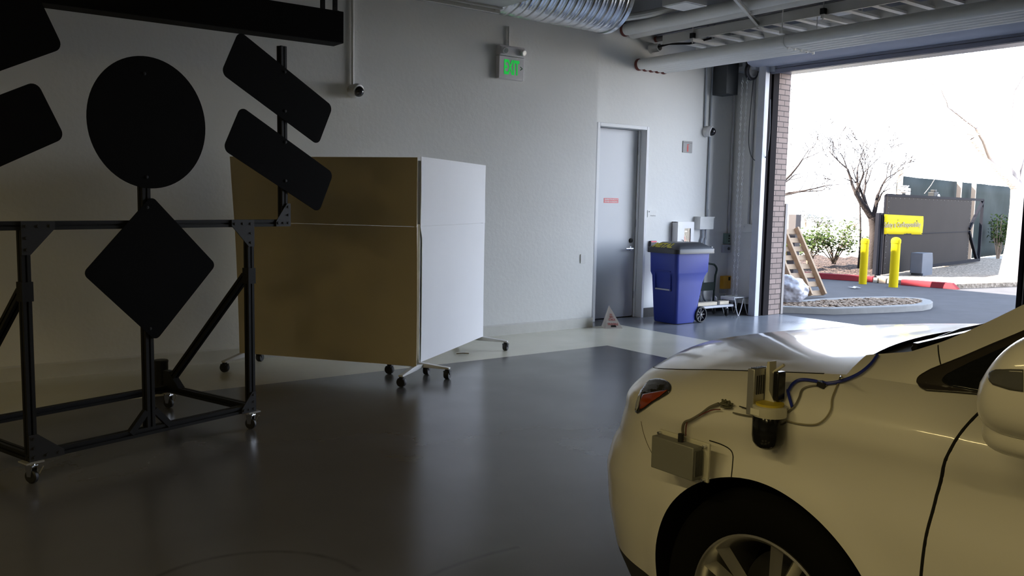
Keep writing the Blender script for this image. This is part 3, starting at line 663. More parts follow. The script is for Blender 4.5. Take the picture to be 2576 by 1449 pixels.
# white junction box and the four conduits below it
a, b = at(1762, 545, 'Y', YB-.11), at(1795, 577, 'Y', YB-.11)
jb = thing('junction_box', 'white steel junction box with a folded lid right of the cabinet', 'box', ((a[0]+b[0])/2, YB, b[2]))
MB().box(a[0], YB-.11, b[2], b[0], YB, a[2]-.012).build('box_body', M_WHITEMET, jb, bevel=.003)
MB().box(a[0]-.006, YB-.118, a[2]-.02, b[0]+.006, YB, a[2]).build('lid', M_WHITEMET, jb)
jz = b[2]
for k, (p1, p2, lab) in enumerate((((1768, 578), (1760, 800), 'left grey conduit dropping from the white junction box to the floor'), ((1776, 578), (1768, 775), 'right grey conduit dropping from the white junction box'))):
    q1, q2 = at(*p1, 'Y', YB-.03), at(1764+9*k, 610, 'Y', YB-.03); q3 = at(1758+11*k, 740, 'Y', YB-.03)
    pts = [(q1[0], YB-.03, jz+.005), (q1[0], YB-.03, q2[2]+.05), (q2[0], YB-.03, q2[2]), (q2[0], YB-.03, q3[2]+.1)]
    if k == 0: pts += [(q2[0], YB-.03, .5), (q2[0]+.02, YB-.03, .25), (q2[0]+.12, YB-.03, .02)]
    else:
        e = at(1822, 742, 'Y', YB-.03)
        pts += [(q2[0], YB-.03, q3[2]), (q2[0]+.05, YB-.03, q3[2]-.09), (q2[0]+.2, YB-.03, q3[2]-.12), (e[0]-.12, YB-.03, q3[2]-.13), (e[0]-.02, YB-.03, e[2]-.04), (e[0], YB-.03, e[2])]
    conduit(pts, .013, lab, M_COND)
q1 = at(1771, 600, 'Y', YB-.03)
conduit([(q1[0]-.02, YB-.03, jz+.005), (q1[0]-.02, YB-.03, q1[2]), (q1[0]-.07, YB-.03, q1[2]-.1), (q1[0]-.07, YB-.03, .85)], .010, 'thinner conduit between the two under the junction box', M_COND)
# corner conduit, green control, outlet
a, b = at(1850, 190, 'Y', YB-.02), at(1832, 588, 'Y', YB-.02)
conduit([(b[0], YB-.02, 4.3), (b[0], YB-.02, b[2])], .016, 'pale conduit in the corner coming down to the green switch box', mat('pale_conduit', (.55, .55, .57), .45))
mb, a, b = plate('', '', '', 1826, 587, 1837, 613, .05, None)
gb = thing('switch_box', 'small green push-button box in the corner above the outlet', 'switch', (a[0], YB, b[2])); mb.build('box_body', mat('hammer_green', (.16, .24, .20), .45), gb, bevel=.004)
bt = MB()
for k in (.25, .5, .75): bt.lathe(((a[0]+b[0])/2+.02, YB-.05, b[2]+(a[2]-b[2])*k), (0, -1, 0), [(.011, 0), (.011, .008)], n=14)
bt.build('buttons', M_RUBBER, gb)
mb, a, b = plate('', '', '', 1822, 616, 1838, 635, .05, None)
ob = thing('outlet_box', 'grey outlet box directly below the green switch box', 'outlet', (a[0], YB, b[2])); mb.build('box_body', M_GREYMET, ob, bevel=.003)
MB().lathe(((a[0]+b[0])/2+.025, YB-.05, (a[2]+b[2])/2), (0, -1, 0), [(.022, 0), (.022, .012), (.01, .014)], n=18).build('socket', mat('ink', (.08, .08, .09), .5), ob)
# yellow box
mb, a, b = plate('', '', '', 1821, 695, 1838, 726, .07, None)
yb_ = thing('disconnect_box', 'orange-yellow metal switch box low in the corner', 'box', (a[0], YB, b[2]-.06)); mb.build('box_body', mat('orange_yellow', (.78, .40, .03), .45), yb_, bevel=.004)
MB().box(b[0]-.06, YB-.073, b[2]+.12, b[0]-.02, YB-.0702, b[2]+.17).build('switch_window', M_RUBBER, yb_)
MB().box(a[0]+.0, YB-.055, b[2]-.06, a[0]+.09, YB, b[2]-.001).build('conduit_fitting', M_GREYMET, yb_)
# light switch on the back wall
mb, a, b = plate('', '', '', 1461, 640, 1473, 662, .008, None, val=YA)
sw_ = thing('wall_switch_plate', 'small white blank plate low on the back wall near its corner', 'switch', (a[0], YA, b[2])); mb.build('cover_plate', mat('plate_white', (.74, .74, .72), .45), sw_, bevel=.002)
# right wall: conduit with box, second conduit
a, b = at(1889, 160, 'X', XR-.02), at(1882, 565, 'X', XR-.02)
conduit([(XR-.02, b[1], 4.0), (XR-.02, b[1], b[2])], .016, 'pale conduit down the narrow right wall to a small white box', mat('pale_conduit', (.55, .55, .57), .45))
mb, a, b = plate('', '', '', 1869, 563, 1891, 584, .06, None, plane='X', val=XR)
wb_ = thing('wall_box', 'small white square box on the narrow wall left of the roll-up door', 'box', (XR, a[1], b[2])); mb.build('box_body', M_WHITEMET, wb_, bevel=.003)
MB().lathe((XR-.06, a[1]-.03, a[2]-.04), (-1, 0, 0), [(.01, 0), (.01, .004)], n=12).build('screw', M_GREYMET, wb_)
b = at(1903, 560, 'X', XR-.02)
conduit([(XR-.02, 7.60, 3.4), (XR-.02, 7.60, .05)], .014, 'grey conduit beside the door guide reaching the floor', M_COND)
# door operator, chain wheel, hand chain, hanging cable
a, b = at(1830, 160, 'Y', YB-.25), at(1850, 222, 'Y', YB-.25)
op = thing('door_operator', 'dark motor box of the roll-up door high in the corner', 'motor', (9.6, 7.9, 3.3))
MB().box(9.42, YB-.27, 3.02, 9.66, YB-.002, 3.62).build('motor_box', mat('operator_black', (.05, .055, .06), .5), op, bevel=.006)
MB().box(9.66, 7.58, 3.34, 9.93, 7.95, 3.40).box(9.66, 7.75, 3.40, 9.93, 7.80, 3.62).build('mount_plate', M_GREYMET, op)
wc = V(at(1890, 180, 'Y', 7.70)); 
MB().lathe(wc-V((0, .03, 0)), (0, 1, 0), [(.03, 0), (.115, 0), (.12, .012), (.10, .022), (.10, .032), (.12, .042), (.115, .055), (.03, .055)], n=36).build('chain_wheel', mat('wheel_dark', (.10, .10, .11), .45), op)
MB().lathe(wc-V((0, .032, 0)), (0, -1, 0), [(.085, 0), (.07, .02), (.02, .025)], n=30).build('wheel_cover', mat('cover_grey', (.45, .44, .43), .5), op)
ch = thing('hand_chain', 'long steel hand chain loop hanging in the corner down to the white shelf', 'chain', (9.62, 7.75, 0.1))
def chain(pt, pb, nm):
    pt, pb = V(pt), V(pb); n = int((pt-pb).length/.040); mb = MB(); d = (pb-pt)/n; t = d.normalized()
    for k in range(n):
        c = pt+d*(k+.5); sd = V((.75, -.66, 0)) if k % 2 else V((.66, .75, 0))
        mb.tube([c+t*.021*math.cos(a)+sd*.011*math.sin(a) for a in np.linspace(0, 2*math.pi, 9)], .0042, 5, cap=False)
    return mb.build(nm, mat('chain_steel', (.70, .71, .72), .3, .55), ch)
chain(at(1868, 195, 'Y', 7.75), at(1842, 786, 'Y', 7.75)+np.array([0, 0, .06]), 'chain_strand'); chain(at(1880, 195, 'Y', 7.70), at(1850, 786, 'Y', 7.70)+np.array([0, 0, .06]), 'chain_strand')
pts = [at(1895, 200, 'X', XR-.06), at(1884, 330, 'X', XR-.06), at(1886, 380, 'X', XR-.06), at(1897, 402, 'X', XR-.06), at(1912, 404, 'X', 9.85), at(1928, 392, 'X', 9.77), at(1936, 340, 'X', 9.77), at(1938, 250, 'X', 9.77)]
tag(MB().tube(smooth_path(pts, 8), .006, 8).build('hanging_cable', mat('cable_grey', (.12, .13, .14), .5)), 'thin dark cable looping loosely beside the roll-up door guide', 'cable')
# white wire-legged shelf in the corner
p0 = V(at(1835, 742, 'Y', 7.86)); sx0, sz = p0.x, .245
p1 = V(at(1890, 742, 'Y', 7.70))
wsx = thing('wire_stool', 'small white low stand on thin wire legs under the hanging chain', 'stand', ((p0.x+p1.x)/2, 7.72, 0))
x0, x1, y0, y1 = 9.46, 9.86, 7.60, 7.84
MB().box(x0, y0, sz, x1, y1, sz+.012).box(x0, y0, sz-.03, x0+.008, y1, sz).box(x1-.008, y0, sz-.03, x1, y1, sz).build('top', mat('white_gloss', (.78, .78, .78), .3), wsx, bevel=.003)
for xx, yy in ((x0+.10, y0), (x1-.10, y0), (x0+.10, y1), (x1-.10, y1)):
    sg = 1 if yy == y1 else -1
    MB().tube(smooth_path([(xx-.09, yy, sz-.01), (xx-.06, yy, .12), (xx-.012, yy, .012), (xx, yy, .006), (xx+.012, yy, .012), (xx+.06, yy, .12), (xx+.09, yy, sz-.01)], 4), .006, 8).build('leg', mat('white_gloss', (.78, .78, .78), .3), wsx)

# ------------------------------------------------------------------ blue wheeled bin
M_BLUE = mat('bin_blue', (0.022, 0.042, 0.30), 0.42, var=.06, bump=.03, bscale=90)
M_BINLID = mat('bin_lid_black', (.022, .022, .026), .42)
bin_ = thing('wheeled_bin', 'blue wheeled bin with black lid painted METAL beside the door', 'bin', (8.35, 7.60, 0))
bx0, bx1, by0, by1 = 8.02, 8.66, 7.36, 7.84       # top outline
def ring(z, ix0, ix1, iy): 
    w_, h_ = (bx1-ix1)-(bx0+ix0), (by1-iy)-(by0+iy); cx, cy = ((bx1-ix1)+(bx0+ix0))/2, (by0+by1)/2
    return [(cx+x, cy+y, z) for x, y in rrect(w_, h_, .05, 5)]
lv = [(0.008, .07, .20, .045), (.03, .065, .19, .04), (.52, .035, .09, .018), (.60, .03, .055, .015), (.645, .012, .03, .004), (.655, .010, .012, .003), (.86, .002, .006, .0), (.90, 0, 0, -.003)]
rows = [ring(*l) for l in lv]; rows = [r+[r[0]] for r in rows]
bm_ = MB().grid(rows); bm_.f.append(tuple(range(len(rows[0])-1))); bm_.build('bin_body', M_BLUE, bin_, angle=28)
# recessed grip panel on the front face
fp = MB()
fp.box(bx0+.012, by0+.10, .42, bx0+.045, by0+.115, .80).box(bx0+.012, by1-.115, .42, bx0+.045, by1-.10, .80).box(bx0+.0, by0+.10, .66, bx0+.045, by1-.10, .675)
fp.build('grip_ribs', M_BLUE, bin_, bevel=.004)
MB().tube([(bx0+.022, by0+.10, .435), (bx0+.022, by1-.12, .435)], .010, 10).build('lift_bar', mat('bar_grey', (.48, .48, .50), .4, .4), bin_)
lr = [ring2 for ring2 in []]
def lring(z, o): return [( (bx0+bx1)/2+x+.02, (by0+by1)/2+y, z) for x, y in rrect(bx1-bx0+.09+o, by1-by0+.06+o, .06, 5)]
rows = [lring(.895, 0), lring(.950, 0), lring(.958, -.012), lring(1.022, -.23), lring(1.03, -.26), lring(1.032, -.40)]; rows = [r+[r[0]] for r in rows]
ld = MB().grid(rows); n = len(rows[0]); ld.f.append(tuple(range(5*n, 6*n-1)))
ld = ld.build('bin_lid', M_BINLID, bin_, angle=40)
mt_ = text_mb('METAL', (bx0+.041, (by0+by1)/2+.02, .991), (0, -1, 0), (.862, 0, .507), .33, .105, .003, .05, .15)
mt_.build('painted_letters', mat('spray_yellow', (.55, .47, .02), .6), ld, smooth=False)
MB().tube([(bx1+.05, by0+.06, .955), (bx1+.09, by0+.06, .965), (bx1+.09, by1-.06, .965), (bx1+.05, by1-.06, .955)], .012, 10).build('push_handle', M_BINLID, bin_)
for yy in (by0+.015, by1-.065):
    wc = V((bx1-.115, yy, .105))
    wl = MB().lathe(wc, (0, 1, 0), [(.085, 0), (.098, 0), (.105, .012), (.105, .038), (.098, .05), (.085, .05)], n=36, cap=False).build('wheel', M_RUBBER, bin_)
    sp = MB().lathe(wc+V((0, .008, 0)), (0, 1, 0), [(.022, 0), (.022, .034)], n=16)
    for k in range(8):
        a = k*math.pi/4; sp.bar(wc+V((0, .025, 0)), wc+V((.088*math.cos(a), .025, .088*math.sin(a))), .014, .018, up=(0, 1, 0))
    sp.build('spokes', mat('hub_grey', (.05, .05, .055), .5), wl)
MB().tube([(bx1-.115, by0+.02, .105), (bx1-.115, by1-.02, .105)], .010, 10).build('axle', M_GREYMET, bin_)

# ------------------------------------------------------------------ platform truck
M_TRK = mat('truck_dark_green', (.015, .024, .021), .6, spec=.15)
tk_ = thing('platform_truck', 'platform hand truck with dark green folding handle behind the blue bin', 'hand truck', (9.1, 7.80, 0))
tx0, tx1 = at(1741, 760, 'Y', 7.95)[0], at(1793, 760, 'Y', 7.95)[0]
ty1, ty0 = 7.98, 7.62
def tp(px, py): return V(at(px, py, 'Y', 7.95))
hpts = [tp(1737, 772), tp(1742, 690), tp(1745, 668), tp(1751, 661), tp(1758, 661), tp(1790, 664), tp(1798, 667), tp(1803, 676), tp(1801, 688), tp(1799, 700), tp(1793, 772)]
MB().tube(smooth_path(hpts, 5), .014, 12).build('handle_frame', M_TRK, tk_)
q0, q1 = tp(1738, 713), tp(1797, 735); MB().box(q0.x, 7.945, q1.z+.03, q1.x, 7.955, q0.z).build('handle_panel', M_TRK, tk_)
DZ = .165
MB().box(tx0-.30, ty0, DZ-.035, tx1+.05, ty1, DZ).build('deck', mat('deck_grey', (.30, .31, .34), .4, .3), tk_, bevel=.006)
for xx in (tx0-.02, tx1+.03): MB().lathe((xx-.012, 7.95, DZ+.03), (1, 0, 0), [(.05, 0), (.05, .02), (.02, .024)], n=24).build('fold_hinge', M_WHITEMET, tk_)
for xx in (tx0-.20, tx1-.03):
    for yy in (ty0+.06, ty1-.08): caster(tk_, (xx, yy, 0), .05, .03, (.5, .86, 0), M_CHROME, plate=.128)
pk = MB().box(tx0-.22, ty0+.03, DZ+.001, tx1-.02, ty0+.11, DZ+.045)
pk = tag(pk.build('timber_plank', mat('plank_pale', (.58, .50, .38), .7, var=.2, scale=8), bevel=.003), 'pale timber plank with a strap lying on the platform truck', 'plank')
MB().box((tx0+tx1)/2-.05, ty0+.027, DZ+.0005, (tx0+tx1)/2+.0, ty0+.113, DZ+.048).build('strap', M_RUBBER, pk)

# ------------------------------------------------------------------ folded card cone by the wall corner
pa, pb_, pc_ = V(at(1493, 772, 'Y', 7.60)), V(at(1486, 819, 'Y', 7.60)), V(at(1520, 814, 'Y', 7.52))
base = [(pb_.x, pb_.y, .0), (pc_.x-.0, pc_.y, .0), (pc_.x+.02, pc_.y+.16, .0), (pb_.x+.02, pb_.y+.17, .0)]
base = [(7.08, 7.60, .0), (7.27, 7.50, .0), (7.37, 7.68, .0), (7.18, 7.78, .0)]
ap = V((7.165, 7.64, .275))
cn = MB().add([base[0], base[1], base[2], base[3], ap], [(0, 1, 4), (1, 2, 4), (2, 3, 4), (3, 0, 4), (3, 2, 1, 0)])
cone = tag(cn.build('pallet_cone', mat('card_white', (.58, .53, .50), .7), smooth=False), 'folded card warning cone with red print on the floor at the wall corner', 'cone')
b0, b1 = V(base[0]), V(base[1]); rt = (b1-b0).normalized(); upv = (ap-(b0+b1)/2).normalized(); nr = rt.cross(upv); mid = (b0+b1)/2
M_CRED = mat('cone_print_red', (.50, .10, .10), .6)
for nm, u, wd, ht in (('DO', .60, .030, .022), ('NO', .50, .045, .026), ('STACK', .385, .085, .028), ('FRAGILE', .19, .125, .030)):
    text_mb(nm, mid+(ap-mid)*u+nr*.001, rt, upv, wd, ht, .001, .02).build('print', M_CRED, cone, smooth=False)
MB().prism([mid+(ap-mid)*.06+nr*.0015+rt*x+upv*y for x, y in ((-.035, 0), (.035, 0), (.028, .026), (-.028, .026))], nr*.001).build('slot', M_RUBBER, cone)

# ------------------------------------------------------------------ outside
M_ASPH = mat('asphalt', (0.060, 0.058, 0.062), 0.9, var=.25, scale=3, bump=.15, bscale=120, spec=.15)
struct('ground_asphalt', MB().box(XO, -40, -.2, 19.5, 60, -.004), M_ASPH, smooth=False)
struct('ground_far', MB().box(19.5, -60, -.2, 160, 120, -.006), mat('pale_dry_ground', (.42, .39, .34), .9, var=.1, scale=.6), smooth=False)
M_CURB = mat('concrete_curb', (.22, .215, .205), .9, spec=.1, var=.15, scale=10)
M_REDC = mat('red_curb_paint', (.17, .022, .028), .85, spec=.1, var=.15, scale=8)
M_GRAVEL = lidded('gravel_mix', (.09, .066, .048), (.42, .325, .245), 30)
def zf(px, py, z=0.0): return V(at(px, py, 'Z', z))
# kerbed island
oz = .085
outer = [zf(1950, 780, oz), zf(2100, 776, oz), zf(2189, 773, oz), zf(2270, 770, oz), zf(2322, 767, oz), zf(2342, 763, oz), zf(2347, 758.5, oz), zf(2341, 754, oz), zf(2322, 750, oz), zf(2285, 747, oz), zf(2225, 745.5, oz), zf(2140, 747, oz), zf(2060, 751, oz), zf(1985, 757, oz)]
outer[0] = V((10.30, 7.62, oz)); outer.append(V((10.30, 9.3, oz)))
outer = [p for p in outer]
cen = V((12.4, 7.6, oz))
def inset(poly, d):
    out = []; n = len(poly)
    for i, p in enumerate(poly):
        e1 = (p-poly[i-1]); e2 = (poly[(i+1) % n]-p)
        n1 = V((-e1.y, e1.x, 0)).normalized(); n2 = V((-e2.y, e2.x, 0)).normalized()
        b = (n1+n2); b = b/max(b.length_squared/2, .5)*1.0
        out.append(p+b*d)
    return out
inner = inset(outer, .15)
n = len(outer); kb = MB()
vs = [(p.x, p.y, -.004) for p in outer]+[tuple(p) for p in outer]+[tuple(p) for p in inner]+[(p.x, p.y, -.004) for p in inner]
kb.add(vs, [(r*n+i, r*n+(i+1) % n, (r+1)*n+(i+1) % n, (r+1)*n+i) for r in range(3) for i in range(n)])
isl = kb.build('island_kerb', M_CURB, bevel=.01); tag(isl, 'low concrete kerb ringing the gravel island outside the door', 'kerb')
gr = MB().prism([(p.x, p.y, -.003) for p in inner], (0, 0, .065)).build('gravel_bed', M_GRAVEL, smooth=False)
tag(gr, 'brown gravel filling the kerbed island outside the door', 'gravel', kind='stuff')
pebs = MB()
rg_ = random.Random(3)
def inside(p, poly):
    c = False; j = len(poly)-1
    for i in range(len(poly)):
        if (poly[i].y > p[1]) != (poly[j].y > p[1]) and p[0] < (poly[j].x-poly[i].x)*(p[1]-poly[i].y)/(poly[j].y-poly[i].y)+poly[i].x: c = not c
        j = i
    return c
k = 0
while k < 1400:
    x, y = rg_.uniform(10.4, 14.3), rg_.uniform(6.8, 9.2)
    if inside((x, y), inner):
        r = rg_.uniform(.012, .03); pebs.obox((x, y, .062+r*.3), V((r, rg_.uniform(-.4, .4)*r, 0)), V((rg_.uniform(-.4, .4)*r, r, 0)), V((0, 0, r*.6))); k += 1
pebs.build('loose_stones', M_GRAVEL, gr, smooth=False)['kind'] = 'stuff'
# red kerbs
def kerb(p0, p1, h, wd, m, name, label, cat='kerb', grp=None, slope=0.0):
    p0, p1 = V(p0), V(p1); d = (p1-p0).normalized(); nn = V((-d.y, d.x, 0))
    if nn.x < 0: nn = -nn
    prof = [(0, -.004), (.02, h), (wd, h), (wd, -.004)]
    mb = MB(); a = [p0+nn*x+V((0, 0, z)) for x, z in prof]; b = [p1+nn*x+V((0, 0, z))+(d*slope if z <= 0 else V()) for x, z in prof]
    mb.add(a+b, [(3, 2, 1, 0), (4, 5, 6, 7)]+[(i, (i+1) % 4, 4+(i+1) % 4, 4+i) for i in range(4)])
    return tag(mb.build(name, m, bevel=.008), label, cat, grp)
ka, kb_ = zf(2194, 710), zf(2060, 701)
kdir = (kb_-ka).normalized()
kerb(ka, ka+kdir*9.0, .115, .16, M_REDC, 'red_kerb', 'red painted kerb running left from the bollards to the pallets', grp='red painted kerbs')
kerb(zf(2265, 717), zf(2392, 727), .11, .16, M_REDC, 'red_kerb', 'shorter red painted kerb under the grey gate machine, right of the bollards', grp='red painted kerbs', slope=.12)
kerb(zf(2195, 710.5), zf(2206, 711.5), .10, .15, M_CURB, 'concrete_block', 'short bare concrete kerb end left of the gate foot', 'kerb')
kerb(zf(2230, 713), zf(2241, 714), .09, .15, M_CURB, 'concrete_block', 'short bare concrete kerb end right of the gate foot', 'kerb')
M_BEIGE = mat('beige_post_paint', (.34, .25, .18), .6, var=.05)
kerb(zf(2210, 712), zf(2228, 713), .14, .18, M_BEIGE, 'gate_footing', 'small beige footing under the near end of the gate', 'footing')
# bed behind the kerb
bed = MB(); kn = V((-kdir.y, kdir.x, 0)); kn = kn if kn.x > 0 else -kn
rows = []
for i in range(15):
    row = []
    for j in range(61):
        p = ka+kdir*(.0+1.25*i/14+9.0*j/60)+kn*(.17+5.0*i/14)
        row.append(p+V((0, 0, .10+.10*i/14+.03*math.sin(j*.9+i*1.7)*(i > 0)+.02*math.sin(j*2.3-i))))
    rows.append(row)
bed = bed.grid(rows).build('mulch_bed', lidded('mulch', (.014, .010, .009), (.085, .060, .050), 26)); tag(bed, 'brown leaf litter and mulch behind the long red kerb', 'mulch', kind='stuff')
g2 = MB(); ga, gb_ = zf(2241, 716), zf(2398, 727)
pts = [ga, zf(2265, 716), gb_, V((19.5, 7.6, 0)), V((27, 9.5, 0)), V((27, 12.5, 0)), V((17.6, 10.9, 0))]
tag(MB().prism([(p.x+.12, p.y, -.003) for p in pts], (0, 0, .09)).build('gravel_strip', lidded('gravel_tan', (.14, .115, .09), (.30, .25, .20), 22), smooth=False), 'tan gravel on the ground in front of the dark gate', 'gravel', kind='stuff')
# bollards
def bollard(p, h, r, label, tilt=0):
    t = thing('bollard', label, 'bollard', p, 'yellow bollards'); p = V(p)
    MB().lathe(p, (tilt, 0, 1), [(r, -.003), (r, h*.93), (r*1.0, h*.93)], n=32).build('post', M_YEL, t)
    MB().lathe(p+V((tilt*h*.93, 0, h*.93)), (tilt, 0, 1), [(r*1.08, -.05), (r*1.08, 0)]+[(r*1.08*math.cos(a), r*.75*math.sin(a)) for a in np.linspace(.1, 1.5, 8)], n=32).build('cap', M_YEL, t)
b1 = zf(2170, 714); b2 = zf(2247, 722); b3 = zf(1971, 690)
bollard(b1, .93, .075, 'yellow bollard left of the gate, in front of the bare tree trunk')
bollard(b2, .97, .085, 'yellow bollard standing in front of the dark gate and its banner')
bollard(b3+V((0, 0, 0)), .80, .095, 'yellow bollard seen through the slats of the leaning pallet')
sc_ = zf(2151, 727); tag(MB().grid([[sc_+V((i*.05, j*.05, .012+.02*((i*3+j*5) % 4)/3)) for i in range(5)] for j in range(4)]).build('paper_scrap', mat('paper_white', (.45, .45, .44), .8), solid=.001), 'scrap of white paper lying on the asphalt left of the yellow bollards', 'litter')
tw_ = zf(1163, 891); tag(MB().tube([tw_+V((-.05, .03, .006)), tw_+V((0, 0, .010)), tw_+V((.06, -.025, .006))], .005, 6).build('wood_splinter', mat('splinter', (.30, .22, .13), .8)), 'small wood splinter on the pale floor by the white partition', 'debris')
# dark post further off
pk_ = zf(1992, 700); hz = (700-537)/F_PX*((pk_-V(CAM)).length)
MB_ = MB().box(pk_.x-.09, pk_.y-.09, 0, pk_.x+.09, pk_.y+.09, 1.35); tag(MB_.build('dark_post', mat('dark_brown_post', (.035, .028, .028), .7)), 'dark square post standing behind the leaning pallet', 'post')
# gate
G0, G1 = V((17.40, 10.08, 0)), V((24.55, 11.41, 0)); gd_ = (G1-G0).normalized(); gn = V((gd_.y, -gd_.x, 0))
M_GATE = mat('dark_gate_mesh', (.0165, .0135, .0125), .8, var=.2, scale=1.2, bump=.05, bscale=8, spec=.08); M_GFR = mat('gate_frame_black', (.008, .008, .011), .85, spec=.08)
gate = thing('sliding_gate', 'large dark screened sliding gate with an open braced frame end', 'gate', (G0+G1)/2)
def gpt(s, z, o=0.0): return G0+gd_*s+gn*o+V((0, 0, z))
GL = (G1-G0).length; PL = GL*.845; ZT, ZB = 1.80, .16
MB().prism([gpt(0, .10), gpt(PL, .16), gpt(PL, ZT), gpt(0, ZT)], gn*.02).build('screen_panel', M_GATE, gate, smooth=False)
f = MB(); f.bar(gpt(0, ZT), gpt(GL, ZT), .06, .06); f.bar(gpt(GL*.3, .16), gpt(GL, .16), .07, .08); f.bar(gpt(.03, .10, -.02), gpt(.03, ZT, -.02), .06, .06, up=gn); f.bar(gpt(PL, .16, -.03), gpt(PL, ZT, -.03), .06, .06, up=gn); f.bar(gpt(GL-.03, .16), gpt(GL-.03, ZT), .07, .07, up=gn)
f.bar(gpt(0, .95, .022), gpt(PL, .95, .022), .01, .02)
f.build('gate_frame', M_GFR, gate, smooth=False)
MB().bar(gpt(GL-.05, ZT-.05), gpt(PL-.1, 1.02, .03), .07, .07).build('diagonal_brace', M_GFR, gate)
MB().bar(gpt(PL-.1, .95, .03), gpt(GL-.25, .2), .07, .07).build('diagonal_brace', M_GFR, gate)
st = MB()
for k in range(15): st.lathe(gpt(.08, .1+k*.12, .022), gn, [(.009, 0), (.006, .006)], n=8); st.lathe(gpt(PL-.08, .2+k*.11, .022), gn, [(.009, 0), (.006, .006)], n=8)
for k in range(22): st.lathe(gpt(.2+k*.28, ZT-.06, .022), gn, [(.009, 0), (.006, .006)], n=8)
st = st.build('screen_ties', mat('tie_silver', (.12, .12, .12), .6), gate); st['kind'] = 'stuff'
rp_ = MB()
for o in (-.12, .0): rp_.box(G0.x-.16+o, G0.y-.02, 0.02, G0.x-.08+o, G0.y+.06, 1.42)
tag(rp_.build('gate_catch_post', M_GFR), 'narrow pair of black steel uprights at the left end of the gate', 'post')
# banner on the gate
def gx(px, py, o): return V(atp(px, py, gpt(0, 0, o), gn))
tl, tr, br, bl = gx(2225.5, 539, .03), gx(2323, 544, .03), gx(2321, 590, .03), gx(2224, 589, .03)
rows = []
for j in range(5):
    rows.append([(tl.lerp(tr, i/12)).lerp(bl.lerp(br, i/12), j/4)+gn*(.012*math.sin(i*1.1)*math.sin(j*1.2)) for i in range(13)])
ban = tag(MB().grid(rows).build('safety_banner', mat('banner_yellow', (.36, .30, .008), .8, spec=.05, var=.03), solid=.004), 'yellow safety banner tied to the dark gate', 'banner')
text_mb('Safety is OurResponsibility', gx(2272.5, 567, .05), gd_, (0, 0, 1), (tr-tl).length*.93, (tl-bl).length*.36, .004, .012).build('lettering', mat('banner_ink', (.10, .075, .03), .6), ban, smooth=False)
# gate machine
gm = zf(2322, 704); gm_x = gm.x; gmt = thing('gate_operator', 'grey hooded gate machine on short legs in front of the dark gate', 'machine', gm)
def gq(px, py): return V(atp(px, py, gm, gn))
a_, b_ = gq(2322, 637), gq(2345, 692)
u = (b_-a_).dot(gd_); hgt = a_.z-b_.z; c0 = V((a_.x, a_.y, b_.z))
sec = [(0, .12), (0, 1), (.58, 1.0), (.92, .98), (1.0, .62), (1.0, .0), (.12, .0), (.12, .12)]
MB().prism([c0+gd_*u*x+V((0, 0, hgt*y)) for x, y in sec], -gn*.25).build('hood', mat('machine_grey', (.07, .08, .10), .7, spec=.15), gmt, bevel=.012)
for x in (.25, .5, .85): MB().box(c0.x+gd_.x*u*x-.02, c0.y+gd_.y*u*x+.06, 0.05, c0.x+gd_.x*u*x+.02, c0.y+gd_.y*u*x+.10, b_.z).build('leg', M_GREYMET, gmt)
# bracket with camera and lamp on the gate top line
bk = gx(2285, 474, -.4); hk = thing('gate_camera', 'white camera on an angled bracket above the banner', 'camera', bk)
MB().bar(bk, bk-V((0, 0, .42)), .09, .05, up=gd_).bar(bk+V((0, 0, -.02)), bk-gd_*.28+V((0, 0, -.02)), .05, .05).build('bracket', M_WHITEMET, hk)
MB().lathe(bk-gd_*.30-V((0, 0, .12)), (0, 0, 1), [(.05, 0), (.09, .03), (.09, .15), (.11, .16), (.11, .18)], n=24).build('camera_body', M_WHITEMET, hk)
lk = gx(2348, 497, -.5); lkt = thing('gate_lamp', 'black lamp head with pale lens peeking over the gate top', 'lamp', lk)
MB().box(lk.x-.13, lk.y-.08, lk.z-.06, lk.x+.10, lk.y+.08, lk.z+.14).box(lk.x-.06, lk.y-.06, lk.z+.14, lk.x+.04, lk.y+.06, lk.z+.20).build('lamp_body', M_BLACK, lkt, bevel=.01)
MB().lathe((lk.x+.10, lk.y-.05, lk.z+.02), gn, [(.07, 0), (.07, .04), (.05, .05)], n=20).build('lens', M_WHITEMET, lkt)
# fence with dark screen and beige posts behind the gate
FN0 = gpt(.6, 0, -1.1)
def fpx(px, py): return V(atp(px, py, FN0, gn))
pz = [(2254, 428, 5), (2404, 448, 9), (2440, 462, 7)]
fn = thing('screen_fence', 'tall dark fabric fence behind the gate on the right', 'fence', FN0+gd_*4)
zt1, zt2 = fpx(2258, 442).z, fpx(2398, 451).z; fs0 = (fpx(2257, 442)-FN0).dot(gd_)
rows = []
for j in range(9):
    row = []
    for i in range(61):
        s = fs0+i*.45
        z = (zt1)*j/8; row.append(FN0+gd_*s+gn*(.05*math.sin(s*2.2+j*.8)*math.sin(j*.7+s*.5))+V((0, 0, max(z, .02))))
    rows.append(row)
fn_o = MB().grid(rows).build('fence_fabric', mat('fence_green_black', (.012, .018, .018), .8, spec=.08, var=.4, scale=1.5, bump=.15, bscale=5), fn, solid=.01)
for px, py, wpx in pz:
    p = fpx(px, py); o_ = gn*.12; ww = wpx/F_PX*20
    MB().bar(V((p.x, p.y, 0))+o_, V((p.x, p.y, p.z))+o_, ww, .12, up=gn).build('fence_post', M_BEIGE, fn)
